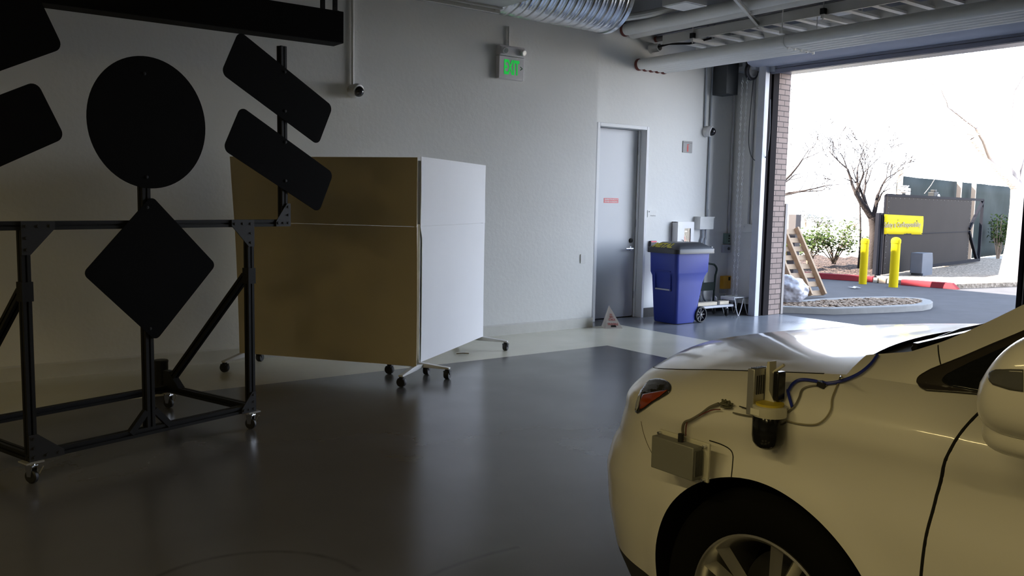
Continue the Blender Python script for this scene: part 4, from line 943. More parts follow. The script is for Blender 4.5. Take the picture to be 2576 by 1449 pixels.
# pallets
def pallet(org, u_, v_, L, Wd, label, grp, nst=3, nb=8, h=.09, sgn_=1):
    u_, v_ = V(u_).normalized(), V(v_).normalized(); nn = u_.cross(v_).normalized(); org = V(org)
    t = thing('pallet', label, 'pallet', org, grp)
    for k in range(nst):
        c = org+u_*(Wd*k/(nst-1)); MB().obox(c+v_*L/2, v_*L/2, u_*.019, nn*h/2).build('stringer', M_WOOD, t)
    for k in range(nb):
        c = org+u_*Wd/2+v_*(.05+(L-.1)*k/(nb-1))+nn*sgn_*(h/2+.009); MB().obox(c, u_*(Wd/2+.02), v_*.045, nn*.009).build('deck_board', M_WOOD, t)
    return t
s0_, s2_ = V((12.31, 8.60, .045)), V((12.92, 8.49, .045))
pallet(s0_+V((-.0, 0, .0)), s2_-s0_, (-.05, .58, 1.10), 1.25, (s2_-s0_).length, 'bare wooden pallet leaning steeply, standing on edge behind the gravel island', 'wooden pallets', sgn_=-1)
rr_ = random.Random(5)
for k in range(4):
    a = rr_.uniform(-.06, .06); c = V((12.05+rr_.uniform(-.05, .05), 9.75, .055+k*.135))
    pallet(c, (math.cos(a), math.sin(a), 0), (-math.sin(a), math.cos(a), .02*(k > 2)), 1.0, .95, ('bottom pallet of the stack behind the leaning pallet', 'second pallet from the ground in the stack behind the leaning pallet', 'third pallet from the ground in the stack behind the leaning pallet', 'top pallet of the stack behind the leaning pallet')[k], 'wooden pallets', nb=6)
for k in range(4):
    p0 = V((12.2+.2*k, 9.8+.1*k, .60+.04*k)); p1 = p0+V((.65, .2-.12*k, .05-.04*k))
    tag(MB().bar(p0, p1, .09, .018).build('loose_board', M_WOOD), ('lowest loose board lying on top of the pallet stack', 'second loose board on top of the pallet stack', 'third loose board on top of the pallet stack', 'uppermost loose board on top of the pallet stack')[k], 'board', 'loose boards on the pallets')
# plastic bag of waste by the brick pier
bgc = zf(1968, 776, .085); bgc = V((11.15, 7.95, .06))
bm2 = bmesh.new(); bmesh.ops.create_icosphere(bm2, subdivisions=5, radius=1)
from mathutils import noise
vs = []
for v in bm2.verts:
    c = v.co; r = 1+.16*noise.noise(c*2.2)+.10*abs(noise.noise(c*5.5))+.05*abs(noise.noise(c*11))
    vs.append((bgc.x+c.x*r*.30-.06*max(c.z, 0), bgc.y+c.y*r*.26, bgc.z+max(0, (c.z*r*.22+.19))))
fs = [tuple(v.index for v in f.verts) for f in bm2.faces]; bm2.free()
tag(MB().add(vs, fs).build('plastic_bag', mat('cloudy_plastic', (.36, .36, .40), .28, var=.35, scale=5, trans=.25), angle=180), 'stuffed cloudy plastic waste bag lying by the brick pier', 'bag')

# ------------------------------------------------------------------ trees and shrubs
M_BARK2 = mat('sunlit_bark', (.42, .36, .32), .9, var=.25, scale=12, bump=.4, bscale=30)  # sun glare put into the bark colour of the right-hand tree
M_BARK = mat('shaded_bark', (.035, .028, .026), .95, spec=.1, var=.25, scale=12, bump=.4, bscale=30)  # darker copy of the bark, shade put into its colour
def grow(mb, p, d, r, ln, depth, rnd, spread, up):
    pts = [p]; rs = [r]; q = p.copy(); dd = d.normalized()
    for i in range(5):
        dd = (dd+V((rnd.uniform(-.13, .13), rnd.uniform(-.13, .13), rnd.uniform(-.06, .13)*up))).normalized(); q = q+dd*ln/5; pts.append(q.copy()); rs.append(max(.0045, r*(1-.38*(i+1)/5)))
    mb.tube(pts, rs, 8 if r > .03 else 5)
    if depth == 0: return
    nb = 2 if depth > 1 else 3
    for k in range(nb+(rnd.random() < .4)):
        i = 5 if k == 0 else rnd.choice((3, 4, 5)); a = rnd.uniform(0, 6.28); o = dd.orthogonal().normalized(); o = (o*math.cos(a)+dd.cross(o)*math.sin(a))
        nd = (dd*(1.0 if k == 0 else .75)+o*spread*rnd.uniform(.5, 1.1)+V((0, 0, .12*up))).normalized()
        grow(mb, pts[i], nd, rs[i]*(.75 if k == 0 else .6), ln*rnd.uniform(.68, .88), depth-1, rnd, spread, up)
def tree(name, trunk, rs, label, seed, limbs, depth=4, m=M_BARK):
    rnd = random.Random(seed); mb = MB(); trunk = [V(p) for p in trunk]
    sp = smooth_path(trunk, 5); n = len(sp)
    rr = [np.interp(i/(n-1), np.linspace(0, 1, len(rs)), rs) for i in range(n)]; mb.tube(sp, rr, 14)
    for d, r, ln in limbs: grow(mb, trunk[-1]-V((0, 0, .02)), V(d), r, ln, depth, rnd, .72, .8)
    t = thing(name, label, 'tree', trunk[0], 'bare winter trees'); mb.build('branches', m, t, angle=60)
    return t
tb = V((18.2, 10.85, .05)); rt_ = V((ROT[0][0], ROT[0][1], 0)).normalized()     # sideways direction as seen from the door
tree('bare_tree', [tb, tb+rt_*.03+V((0, 0, .5)), tb+rt_*.05+V((0, 0, .95)), tb+rt_*.0+V((0, 0, 1.25))], [.16, .11, .10, .095], 'bare tree with a leaning grey trunk at the left end of the gate', 11,
     [(rt_*-.62+V((0, 0, .72)), .08, .72), (rt_*.25+V((0, 0, 1.0)), .06, .55), (rt_*-.2+V((.3, .5, .9)), .065, .6)], depth=5)
tb2 = V((20.0, 15.6, 0))
tree('bare_tree', [tb2, tb2+V((0, 0, .9)), tb2+V((0, 0, 1.5))], [.15, .12, .10], 'bare tree mostly hidden by the brick pier, twigs reaching right', 23,
     [(rt_*.8+V((0, 0, .55)), .07, 1.15), (rt_*.6+V((0, 0, 1.0)), .06, 1.2), (rt_*.9+V((0, 0, .18)), .055, 1.1)], depth=5)
tb3 = zf(2540, 707)
tree('bare_tree', [tb3, tb3+rt_*.05+V((0, 0, .8)), tb3+rt_*.06+V((0, 0, 1.6)), tb3+rt_*.04+V((0, 0, 2.0))], [.24, .18, .16, .15], 'large sunlit bare tree at the right edge beside the gate end', 37,
     [(rt_*-.75+V((0, 0, .55)), .12, 1.5), (rt_*.15+V((0, 0, 1.0)), .11, 1.4), (rt_*.6+V((0, 0, .8)), .10, 1.4), (rt_*-.3+V((0, 0, 1.0)), .09, 1.4)], depth=5, m=M_BARK2)
tb4 = zf(2158, 688)
tree('sapling', [tb4, tb4+V((.02, 0, .8)), tb4+V((0, .05, 1.6))], [.028, .022, .015], 'thin bare sapling directly behind the left yellow bollard', 41, [((.2, .1, 1), .014, .5), ((-.3, .1, 1), .012, .45)], depth=2)
M_LEAF = mat('shrub_leaf', (.028, .042, .010), .8, spec=.08, var=.5, scale=20); M_TWIG = mat('shrub_twig', (.14, .10, .07), .9)
def shrub(c, w_, h_, nleaf, label, seed, m=M_LEAF, ls=.035, grp='low shrubs'):
    rnd = random.Random(seed); c = V(c); t = thing('shrub', label, 'shrub', c, grp); tw = MB(); lf = MB(); tips = []
    for k in range(16):
        a = rnd.uniform(0, 6.28); q = c+V((math.cos(a)*w_*rnd.uniform(.1, 1), math.sin(a)*w_*rnd.uniform(.1, 1), h_*rnd.uniform(.45, 1))); mid = c.lerp(q, .5)+V((rnd.uniform(-.05, .05), 0, .06))
        tw.tube([c+V((rnd.uniform(-.04, .04), rnd.uniform(-.04, .04), 0)), mid, q], [.014, .009, .004], 5); tips.append((mid, q))
    tw.build('stems', M_TWIG, t)
    for k in range(nleaf):
        a_, b_ = rnd.choice(tips); p = a_.lerp(b_, rnd.uniform(.35, 1.1))+V((rnd.gauss(0, .10), rnd.gauss(0, .10), rnd.gauss(0, .06)))*w_/.5
        x = V((rnd.uniform(-1, 1), rnd.uniform(-1, 1), rnd.uniform(-.6, .6))).normalized(); y = x.orthogonal().normalized(); s = ls*rnd.uniform(.6, 1.2)
        lf.add([p-x*s, p+y*s*.5, p+x*s, p-y*s*.5], [(0, 1, 2, 3)])
    o = lf.build('foliage', m, t, smooth=False, recalc=False)
    return t
s1_ = zf(2097, 664, .2); shrub(s1_, .62, .98, 900, 'leafy shrub on bare stems in the mulch left of the bollards', 2, ls=.045)
s2__ = zf(2034, 664, .2); shrub(s2__, .45, .72, 700, 'low green shrub in the mulch behind the leaning pallet', 3, ls=.045)
s3_ = zf(1975, 668, .2); shrub(s3_, .5, .8, 500, 'green shrub half hidden by the brick pier and leaning pallet', 6, ls=.045)
for k, (px, lab) in enumerate(((2500, 'shrub growing against the dark fence, left of the large sunlit trunk'), (2466, 'shrub growing against the dark fence right behind the gate frame end'))):
    p = FN0+gd_*((fpx(px, 660)-FN0).dot(gd_))+gn*.5; shrub(p, .42, 1.4, 420, lab, 8+k, ls=.06)
M_HAZE = mat('hazed_foliage', (.50, .50, .47), .9, var=.2)  # overexposed haze of the distance put into the leaf colour
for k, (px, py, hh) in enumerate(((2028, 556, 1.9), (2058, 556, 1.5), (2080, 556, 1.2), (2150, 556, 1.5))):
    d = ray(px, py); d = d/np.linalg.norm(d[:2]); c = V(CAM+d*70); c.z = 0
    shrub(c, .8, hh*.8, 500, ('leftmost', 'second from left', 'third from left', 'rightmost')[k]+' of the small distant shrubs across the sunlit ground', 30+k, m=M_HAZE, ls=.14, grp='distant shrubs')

# ------------------------------------------------------------------ white car
CXC, YN0, NSUP = 2.84, 1.44, 3.0
def bl(z): return float(np.interp(z, [.14, .16, .23, .30, .38, .46, .58, .665, .72, .82, .90, .95, 1.05], [.82, .84, .89, .94, .96, .975, .98, .945, .90, .865, .872, .90, .88]))
def al(z): return float(np.interp(z, [.14, .22, .30, .45, .60, .75, .85, .92, 1.15], [.86, .885, .905, .928, .942, .946, .943, .936, .93]))
def ztop(y): return float(np.interp(y, [-2.6, -1.5, 0, .5, 1.0, 1.25, 1.5, 1.7, 1.9, 2.05, 2.2, 2.4], [1.10, 1.14, 1.115, 1.095, 1.082, 1.072, 1.038, 1.008, .972, .943, .912, .88]))
YT0, BT = -1.55, .90
ARCH = [(1.405, .362, .402), (-1.335, .362, .402)]
def half_width(y, z):
    zt = ztop(y); dl = max(0.0, zt-z)
    roll = .105*max(0, 1-dl/.10)**2
    crease = .010*math.exp(-((dl-.135)/.035)**2)-.014*math.exp(-((dl-.235)/.07)**2)
    a = al(z)-roll+crease*(1 if y < 1.7 else max(0, 1-(y-1.7)/.2))
    for cy, cz, r in ARCH:
        d = math.hypot(y-cy, z-cz); a += .014*math.exp(-((d-r)/.05)**2)
    b = bl(z)-.7*roll
    if y > YN0: t = min(1, (y-YN0)/b); return a*max(0, 1-t**NSUP)**(1/NSUP)
    if y < YT0: t = min(1, (YT0-y)/BT); return a*max(0, 1-t**4)**(1/4)
    return a
def side_pt(y, z, sg=-1): return V((CXC+sg*half_width(y, z), y, z))
def nose_pt(phi, z, sg=-1):                # around the front corner, phi 0..90 degrees
    r = (math.cos(phi)**NSUP+math.sin(phi)**NSUP)**(-1/NSUP)
    y = YN0
    for _ in range(3):
        zt = ztop(y); zz = min(z, zt); roll = .105*max(0, 1-(zt-zz)/.10)**2
        b = bl(zz)-.7*roll; y = YN0+b*r*math.sin(phi)
    dl = max(0, zt-zz); crease = (.010*math.exp(-((dl-.135)/.035)**2)-.014*math.exp(-((dl-.235)/.07)**2))*(1 if y < 1.7 else max(0, 1-(y-1.7)/.2))
    a = al(zz)-roll+crease
    for cy, cz, rr in ARCH: a += .014*math.exp(-((math.hypot(y-cy, zz-cz)-rr)/.05)**2)
    return V((CXC+sg*a*r*math.cos(phi), y, zz))
M_CAR = mat('pearl_white_paint', (0.78, 0.76, 0.70), 0.32, var=.015, scale=3, coat=.8)
M_CARBLK = mat('gloss_black_trim', (.010, .010, .011), .25)
M_CARGLS = mat('dark_tinted_glass', (.010, .011, .012), .04, coat=.3)
M_CARPLS = mat('dark_grey_plastic', (.03, .03, .032), .6)
car = thing('white_car', 'white crossover car with small sensor boxes taped to its front wing', 'car', (CXC, 0.2, 0))
# seam between wing and door
SEAM = [(1.112, .869), (1.061, .886), (1.002, .908), (.934, .930), (.856, .947), (.779, .956), (.711, .960), (.664, .962), (.30, .97), (.2, .97)]
def yseam(z): return float(np.interp(z, [s[0] for s in SEAM[::-1]], [s[1] for s in SEAM[::-1]]))
def ztop_row(v, y, zb): return zb+(ztop(y)-zb)*v
NV = 46
vv = [1-(1-i/(NV-1))**1.5 for i in range(NV)]           # denser rows near the shoulder
def snap_arch(rows, mirror):
    # cut the wheel opening into a side grid: faces inside the circle go, verts next to it move onto it
    nr, nc = len(rows), len(rows[0]); keep = []
    ins = [[None]*nc for _ in range(nr)]
    for i in range(nr):
        for k in range(nc):
            for ci, (cy, cz, r) in enumerate(ARCH):
                p = rows[i][k]
                if math.hypot(p.y-cy, p.z-cz) < r and abs(p.x-CXC) > .6: ins[i][k] = ci
    for i in range(nr-1):
        for k in range(nc-1):
            q = [(i, k), (i, k+1), (i+1, k+1), (i+1, k)]; c = sum(ins[a][b] is not None for a, b in q)
            if c < 4: keep.append(q)
    used = {ab for q in keep for ab in q}
    for a, b in used:
        if ins[a][b] is not None:
            cy, cz, r = ARCH[ins[a][b]]; p = rows[a][b]; d = math.hypot(p.y-cy, p.z-cz)
            y, z = cy+(p.y-cy)*r/d, cz+(p.z-cz)*r/d
            rows[a][b] = side_pt(y, max(z, .12), 1 if mirror else -1)
    return keep
def side_mesh(rows, mirror, sel=None):
    keep = snap_arch(rows, mirror); mb = MB(); idx = {}; fs = []
    for q in keep:
        if sel and not sel(q, rows): continue
        f = []
        for ab in q:
            if ab not in idx: idx[ab] = len(mb.v); mb.v.append(tuple(rows[ab[0]][ab[1]]))
            f.append(idx[ab])
        if len({tuple(round(c, 5) for c in mb.v[i]) for i in f}) > 2: fs.append(tuple(f))
    mb.f += fs
    return mb
ZBOT = .19
def front_rows(sg):
    rows = []
    for v in vv:
        row = []
        for k in range(60):
            z0 = ztop_row(v, .93, ZBOT); ys = yseam(z0); y = ys+(YN0-ys)*k/59; z = ztop_row(v, y, ZBOT); row.append(side_pt(y, z, sg))
        for k in range(1, 49):
            ph = (math.pi/2)*k/48
            y = YN0
            for _ in range(3):
                z = ztop_row(v, y, ZBOT); p = nose_pt(ph, z, sg); y = p.y
            row.append(p)
        rows.append(row)
    return rows
bvh_v = []; bvh_f = []
ZSPLIT = 26
for sg in (-1, 1):
    rows = front_rows(sg)
    if sg == -1: R0 = [r[:] for r in rows]
    nb = next(k for k in range(len(rows[0])) if rows[20][k].y > 1.52)
    lowrow = next(i for i in range(NV) if rows[i][20].z > .33)
    bsel = lambda q, r: q[0][1] >= nb and q[0][0] < ZB_ROW
    ZB_ROW = next(i for i in range(NV) if rows[i][nb].z > .79)
    m1 = side_mesh([r[:] for r in rows], sg > 0, lambda q, r: not (q[0][1] >= nb and q[0][0] < ZB_ROW))
    m1.build('front_wing', M_CAR, car, angle=60)
    m2 = side_mesh([r[:] for r in rows], sg > 0, lambda q, r: q[0][1] >= nb and q[0][0] < ZB_ROW and r[q[0][0]][min(100, q[0][1])].z > .30)
    m2.build('front_bumper', M_CAR, car, angle=60)
    m3 = side_mesh([r[:] for r in rows], sg > 0, lambda q, r: q[0][1] >= nb and r[q[0][0]][min(100, q[0][1])].z <= .30)
    m3.build('lower_valance', M_CARPLS, car, angle=60)
    mm = side_mesh([r[:] for r in rows], sg > 0); n0 = len(bvh_v); bvh_v += [V(p) for p in mm.v]; bvh_f += [tuple(i+n0 for i in f) for f in mm.f]
    # doors and rear quarter
    def rear_rows(y_a, y_b, nc):
        out = []
        for v in vv:
            row = []
            for k in range(nc):
                za = ztop_row(v, .93, ZBOT)
                y0_ = yseam(za)-.007 if y_a == 'seam' else y_a; y = y0_+(y_b-y0_)*k/(nc-1); row.append(side_pt(y, ztop_row(v, y, ZBOT), sg))
            out.append(row)
        return out
    rr = rear_rows('seam', -.10, 60); mm = side_mesh([r[:] for r in rr], sg > 0); mm.build('front_door', M_CAR, car, angle=60); n0 = len(bvh_v); bvh_v += [V(p) for p in mm.v]; bvh_f += [tuple(i+n0 for i in f) for f in mm.f]
    side_mesh(rear_rows(-.107, -.95, 40), sg > 0).build('rear_door', M_CAR, car, angle=60)
    side_mesh(rear_rows(-.957, -2.449, 90), sg > 0).build('rear_quarter', M_CAR, car, angle=60)
SIDE = BVHTree.FromPolygons(bvh_v, bvh_f)
def on_body(px, py, off=0.0):
    d = V(ray(px, py)).normalized(); loc, nor, i, dist = SIDE.ray_cast(V(CAM), d)
    l2, n2_, i2, d2_ = UP.ray_cast(V(CAM), d)
    if l2 is not None and (loc is None or d2_ < dist): loc, nor = l2, n2_
    if loc is None: loc, nor, i, dist = SIDE.find_nearest(V(CAM)+d*2.55)
    if nor.dot(d) > 0: nor = -nor
    return loc+nor*off
# hood between the two wings, crowned in the middle
def seam_curve(sg):
    out = [side_pt(y, ztop(y), sg) for y in np.linspace(1.246, YN0, 13)]
    for k in range(1, 33):
        ph = (math.pi/2)*k/32; out.append(nose_pt(ph, 9.0, sg))
    return out
SL_, SR_ = seam_curve(-1), seam_curve(1)
rows = []
for a, b in zip(SL_, SR_):
    row = []
    f = (b.x-a.x)/1.7
    for k in range(33):
        t = k/32; p = a.lerp(b, t); e = 1-abs(2*t-1); cr = float(np.interp(a.y, [1.2, 1.5, 1.9, 2.3], [.042, .052, .068, .075]))*(1-(1-e)**3.6)*min(1, f*1.8)
        bow = .13*(1-(1-e)**2)*max(0, (1.5-a.y)/.3) if a.y < 1.5 else 0
        row.append(p+V((0, bow, cr*(1 if a.y > 1.25 else 1))))
    rows.append(row)
MB().grid(rows).build('hood', M_CAR, car, angle=60)
hood_rear = rows[0]
# dark cowl, wipers, windscreen
PIL = [(1.246, 1.116, 2.100), (1.132, 1.141, 2.109), (1.059, 1.176, 2.121), (1.009, 1.206, 2.132), (.952, 1.244, 2.145), (.894, 1.285, 2.160), (.60, 1.455, 2.22), (.30, 1.57, 2.27), (.02, 1.62, 2.30), (-.9, 1.665, 2.33), (-1.7, 1.60, 2.33), (-2.15, 1.50, 2.34), (-2.38, 1.16, 2.25)]
ys_ = [p[0] for p in PIL[::-1]]; zs_ = [p[1] for p in PIL[::-1]]; xs_ = [p[2] for p in PIL[::-1]]
def pil(y): return V((float(np.interp(y, ys_, xs_)), y, float(np.interp(y, ys_, zs_))))
wrows = []
for yp in np.concatenate([np.linspace(1.03, .9, 8), np.linspace(.82, .05, 14)]):
    a = pil(yp); b = V((2*CXC-a.x, a.y, a.z)); row = []
    for t in np.linspace(0, 1, 25):
        e = 1-abs(2*t-1); row.append(a.lerp(b, t)+V((0, .13*(1-(1-e)**2), -.012*(1-(1-e)**2)-.004)))
    wrows.append(row)
MB().grid(wrows).build('windscreen', M_CARGLS, car, angle=60)
wbase = [wrows[0][min(24, round(k*24/32))] for k in range(33)]
MB().grid([[p+V((0, -.004, -.012)) for p in hood_rear], [p.lerp(q, .5)+V((0, 0, -.06)) for p, q in zip(hood_rear, wbase)], [q+V((0, .004, -.004)) for q in wbase]]).build('cowl', M_CARPLS, car)
for x0_, x1_ in ((2.32, 2.98), (2.78, 3.34)):
    MB().tube([V((x0_, 1.235, 1.115)), V(((x0_+x1_)/2, 1.27, 1.135)), V((x1_, 1.27, 1.145))], .009, 8).bar((x0_-.08, 1.19, 1.135), (x1_+.05, 1.22, 1.155), .012, .018).build('wiper', M_CARBLK, car)
# upper side: pillar panel between the shoulder line and the screen edge
def upper(y, t, sg=-1, off=0):
    a = side_pt(y, ztop(y), -1); b = pil(y); p = a.lerp(b, t); bulge = .022*math.sin(math.pi*min(1, t))*min(1, (b.z-a.z)/.2)
    p = p+V((-bulge-off, 0, .4*off)); return V((CXC+sg*(CXC-p.x), p.y, p.z))
for sg in (-1, 1):
    yy = np.concatenate([np.linspace(1.246, .9, 30), np.linspace(.88, -2.38, 60)])
    MB().grid([[upper(y, t, sg) for y in yy] for t in np.linspace(0, 1, 12)]).build('pillar_panel', M_CAR, car, angle=60)
    if sg == -1:
        uv = []; uf = []; n0 = 0
        g = MB().grid([[upper(y, t, sg) for y in yy] for t in np.linspace(0, 1, 12)]); UP = BVHTree.FromPolygons([V(v) for v in g.v], g.f)
MB().grid([[V((CXC+(pil(y).x-CXC)*(1-2*t), y+(.10*math.sin(math.pi*t) if y > -.2 else 0), pil(y).z+.055*math.sin(math.pi*t)**.6)) for t in np.linspace(0, 1, 17)] for y in np.linspace(.10, -2.10, 20)]).build('roof', M_CAR, car, angle=60)
MB().grid([[V((CXC+(pil(-2.1).x-CXC)*(1-2*t)*1.04, -2.1-.30*s-.04*math.sin(math.pi*t), 1.54-.42*s)) for t in np.linspace(0, 1, 9)] for s in np.linspace(0, 1, 6)]).build('rear_window', M_CARGLS, car)
def body_patch(poly, name, m, tree_, off, parent=None, nsub=5, solid=.006):
    # fill a picture-space outline with fine triangles and lay it onto the bodywork
    bm = bmesh.new(); vs = [bm.verts.new((x, y, 0)) for x, y in poly]; es = [bm.edges.new((vs[i], vs[(i+1) % len(vs)])) for i in range(len(vs))]
    bmesh.ops.triangle_fill(bm, edges=es, use_beauty=True)
    for _ in range(nsub-2): bmesh.ops.subdivide_edges(bm, edges=[e for e in bm.edges if e.calc_length() > 6], cuts=1, use_grid_fill=False); bmesh.ops.triangulate(bm, faces=bm.faces[:])
    out = []
    for v in bm.verts:
        d = V(ray(v.co.x, v.co.y)).normalized(); best = None
        for tr in tree_:
            loc, nor, i, dist = tr.ray_cast(V(CAM), d)
            if loc is not None and (best is None or dist < best[2]): best = (loc, nor if nor.dot(d) < 0 else -nor, dist)
        if best is None:
            loc, nor, i, dist = tree_[0].find_nearest(V(CAM)+d*2.5); best = (loc, nor if nor.dot(d) < 0 else -nor, dist)
        out.append(best[0]+best[1]*off)
    bm.verts.index_update(); fs = [tuple(v.index for v in f.verts) for f in bm.faces]; bm.free()
    return MB().add(out, fs).build(name, m, parent or car, angle=60, solid=solid)
def curve_px(pts, k=5):
    return [(p.x, p.y) for p in smooth_path([V((x, y, 0)) for x, y in pts], k)]
# front quarter window in black surround
body_patch(curve_px([(2330, 986), (2314, 977), (2308, 962), (2316, 948), (2345, 931)], 4)+[(2420, 902), (2500, 868), (2600, 826), (2600, 1010), (2470, 997), (2400, 991)], 'quarter_surround', mat('trim_brown_black', (.035, .030, .026), .3), [UP, SIDE], .004, nsub=6, solid=.003)
body_patch(curve_px([(2392, 974), (2376, 966), (2374, 956), (2386, 944)], 4)+[(2440, 917), (2520, 882), (2596, 850), (2596, 1000), (2470, 988)], 'quarter_glass', M_CARGLS, [UP, SIDE], .008, nsub=6, solid=.002)
# side window strips further back
for (ya, yb2) in ((.80, -.08), (-.14, -.92), (-1.0, -1.75)):
    for sg in (-1, 1):
        MB().grid([[upper(y, t, sg, .004) for y in np.linspace(ya, yb2, 18)] for t in np.linspace(.05, .86, 8)]).build('side_window', M_CARGLS, car, angle=60)
# gaps: door, hood, bumper and pillar joints
M_GAP = mat('panel_gap', (.004, .004, .004), .8)
def seam(pts, r, off=.0002, tr=None, k=6):
    P = []
    for x, y in curve_px(pts, k):
        d = V(ray(x, y)).normalized(); best = None
        for t_ in (tr or [SIDE, UP]):
            loc, nor, i, dist = t_.ray_cast(V(CAM), d)
            if loc is not None and (best is None or dist < best[1]): best = (loc+(nor if nor.dot(d) < 0 else -nor)*off, dist)
        if best: P.append(best[0])
    return MB().tube(P, r, 6)
zz_ = [z for z in np.linspace(1.085, .2, 40)]
MB().tube([side_pt(yseam(z)-.0035, z)+V((.002, 0, 0)) for z in zz_], .0046, 6).build('door_gap', M_GAP, car)
MB().tube([p+V((0, 0, -.001)) for p in SL_[4:30]], .0026, 6).build('hood_gap', M_GAP, car)
seam([(2360, 869), (2361, 885), (2364, 905), (2367, 918)], .0016).build('pillar_gap', M_GAP, car)
seam([(1613, 1060), (1618, 1085), (1628, 1115), (1641, 1142)], .0012).build('bumper_gap', mat('seam_brown', (.12, .10, .07), .7), car)
seam([(1785, 1108), (1815, 1118), (1836, 1130), (1844, 1145), (1843, 1170), (1840, 1200)], .0018).build('bumper_gap', M_GAP, car)
# headlight: swept lamp round the corner
HEAD = curve_px([(1637, 957), (1655, 954), (1672, 957), (1685, 965), (1690, 976), (1684, 990), (1662, 1004), (1641, 1016), (1625, 1028)], 4)+[(1606, 1040), (1601, 1036), (1604, 1010), (1614, 984), (1626, 967)]
hl = body_patch(HEAD, 'headlight', mat('lamp_smoke', (.035, .035, .035), .08, coat=.6), [SIDE], .005, nsub=6, solid=.004)
AMB = [(1682, 985), (1662, 1001), (1640, 1014), (1624, 1026), (1614, 1031), (1614, 1012), (1622, 994), (1645, 990), (1668, 986)]
body_patch(AMB, 'turn_lens', mat('amber_lens', (.30, .045, .005), .15, coat=.5), [SIDE], .0085, parent=hl, nsub=5, solid=.002)
body_patch([(1612, 995), (1618, 988), (1611, 1024), (1606, 1034), (1603, 1032), (1606, 1012)], 'clear_lens', mat('lens_silver', (.40, .41, .42), .12, coat=.5), [SIDE], .0085, parent=hl, nsub=5, solid=.002)
# front grille between the lamps (faces away from the camera)
gl = MB().grid([[nose_pt(ph, z, sg_)+V((0, .006, 0)) for sg_, ph in [(-1, p) for p in np.linspace(1.15, math.pi/2, 8)]+[(1, p) for p in np.linspace(math.pi/2, 1.15, 8)]] for z in np.linspace(.50, .84, 6)])
gl.build('grille', M_CARBLK, car, angle=60)
# wheels, arch liners
def wheel(cy, sg):
    c = V((CXC+sg*.925, cy, .362)); ax = V((sg, 0, 0)); R = .362
    t = MB().lathe(c-ax*.235, ax, [(.235, 0), (.33, .0), (R-.01, .02), (R, .05), (R, .185), (R-.01, .215), (.335, .235), (.30, .243), (.255, .236), (.24, .228), (.235, .18)], n=72, cap=False).build('tyre', mat('tyre_rubber', (.004, .004, .004), .85, spec=.12), car)
    rim = MB().lathe(c-ax*.235, ax, [(.225, .0), (.225, .20), (.238, .226), (.240, .234), (.234, .236), (.222, .222), (.212, .19), (.206, .05), (.205, 0)], n=72, cap=False)
    rim.lathe(c-ax*.05, ax, [(.055, 0), (.055, .03), (.04, .04), (.001, .042)], n=32)
    M_RIM = mat('alloy_silver', (.50, .49, .46), .3, .85)
    for k in range(5):
        for dlt in (-.17, .17):
            a = math.pi/2+k*2*math.pi/5+.26+dlt; a2 = a-dlt*.55
            p_in = c+V((0, math.cos(a2)*.05, math.sin(a2)*.05))-ax*.028; p_out = c+V((0, math.cos(a)*.226, math.sin(a)*.226))-ax*.012
            tn = V((0, -math.sin(a), math.cos(a))); q = .018
            # ridged spoke: a wedge with a raised middle edge
            rim.add([p_in-tn*q*.8-ax*.02, p_in+ax*.008, p_in+tn*q*.8-ax*.02, p_out-tn*q-ax*.03, p_out+ax*.004, p_out+tn*q-ax*.03], [(0, 1, 4, 3), (1, 2, 5, 4), (2, 0, 3, 5), (0, 2, 1), (3, 4, 5)])
    rim.build('rim', M_RIM, t, angle=30)
    MB().lathe(c-ax*.17, ax, [(.02, 0), (.165, 0), (.165, .02), (.02, .02)], n=48).build('brake_disc', mat('disc_iron', (.06, .06, .06), .5, .6), t)
for cy in (ARCH[0][0], ARCH[1][0]):
    for sg in (-1, 1):
        wheel(cy, sg)
        r = ARCH[0][2]; c = V((CXC, cy, ARCH[0][1]))
        aa = np.linspace(-.45, math.pi+.45, 40)
        rows = []
        lip = []
        for a in aa:
            y, z = cy+r*math.cos(a), c.z+r*math.sin(a); z = max(z, .17); hw = half_width(y, z)
            p = V((CXC+sg*hw, y, z)); rows.append([p, V((CXC+sg*(hw-.03), cy+(y-cy)*.985, c.z+(z-c.z)*.985)), V((CXC+sg*.60, cy+(y-cy)*1.0, c.z+(z-c.z)*1.0)), V((CXC+sg*.60, cy, c.z))])
        MB().grid(rows).build('wheel_well', mat('liner_black', (.004, .004, .004), .95, spec=.1), car, angle=60)
# underside and inner floor of the shell so that no light passes through
MB().box(CXC-.62, -2.2, .22, CXC+.62, 2.15, .30).build('underbody', M_CARPLS, car)
MB().box(CXC-.80, -.98, .22, CXC+.80, .94, .30).build('underbody', M_CARPLS, car)
MB().box(CXC-.70, .3, .60, CXC+.70, 1.02, 1.04).build('dashboard', M_CARPLS, car, bevel=.05)
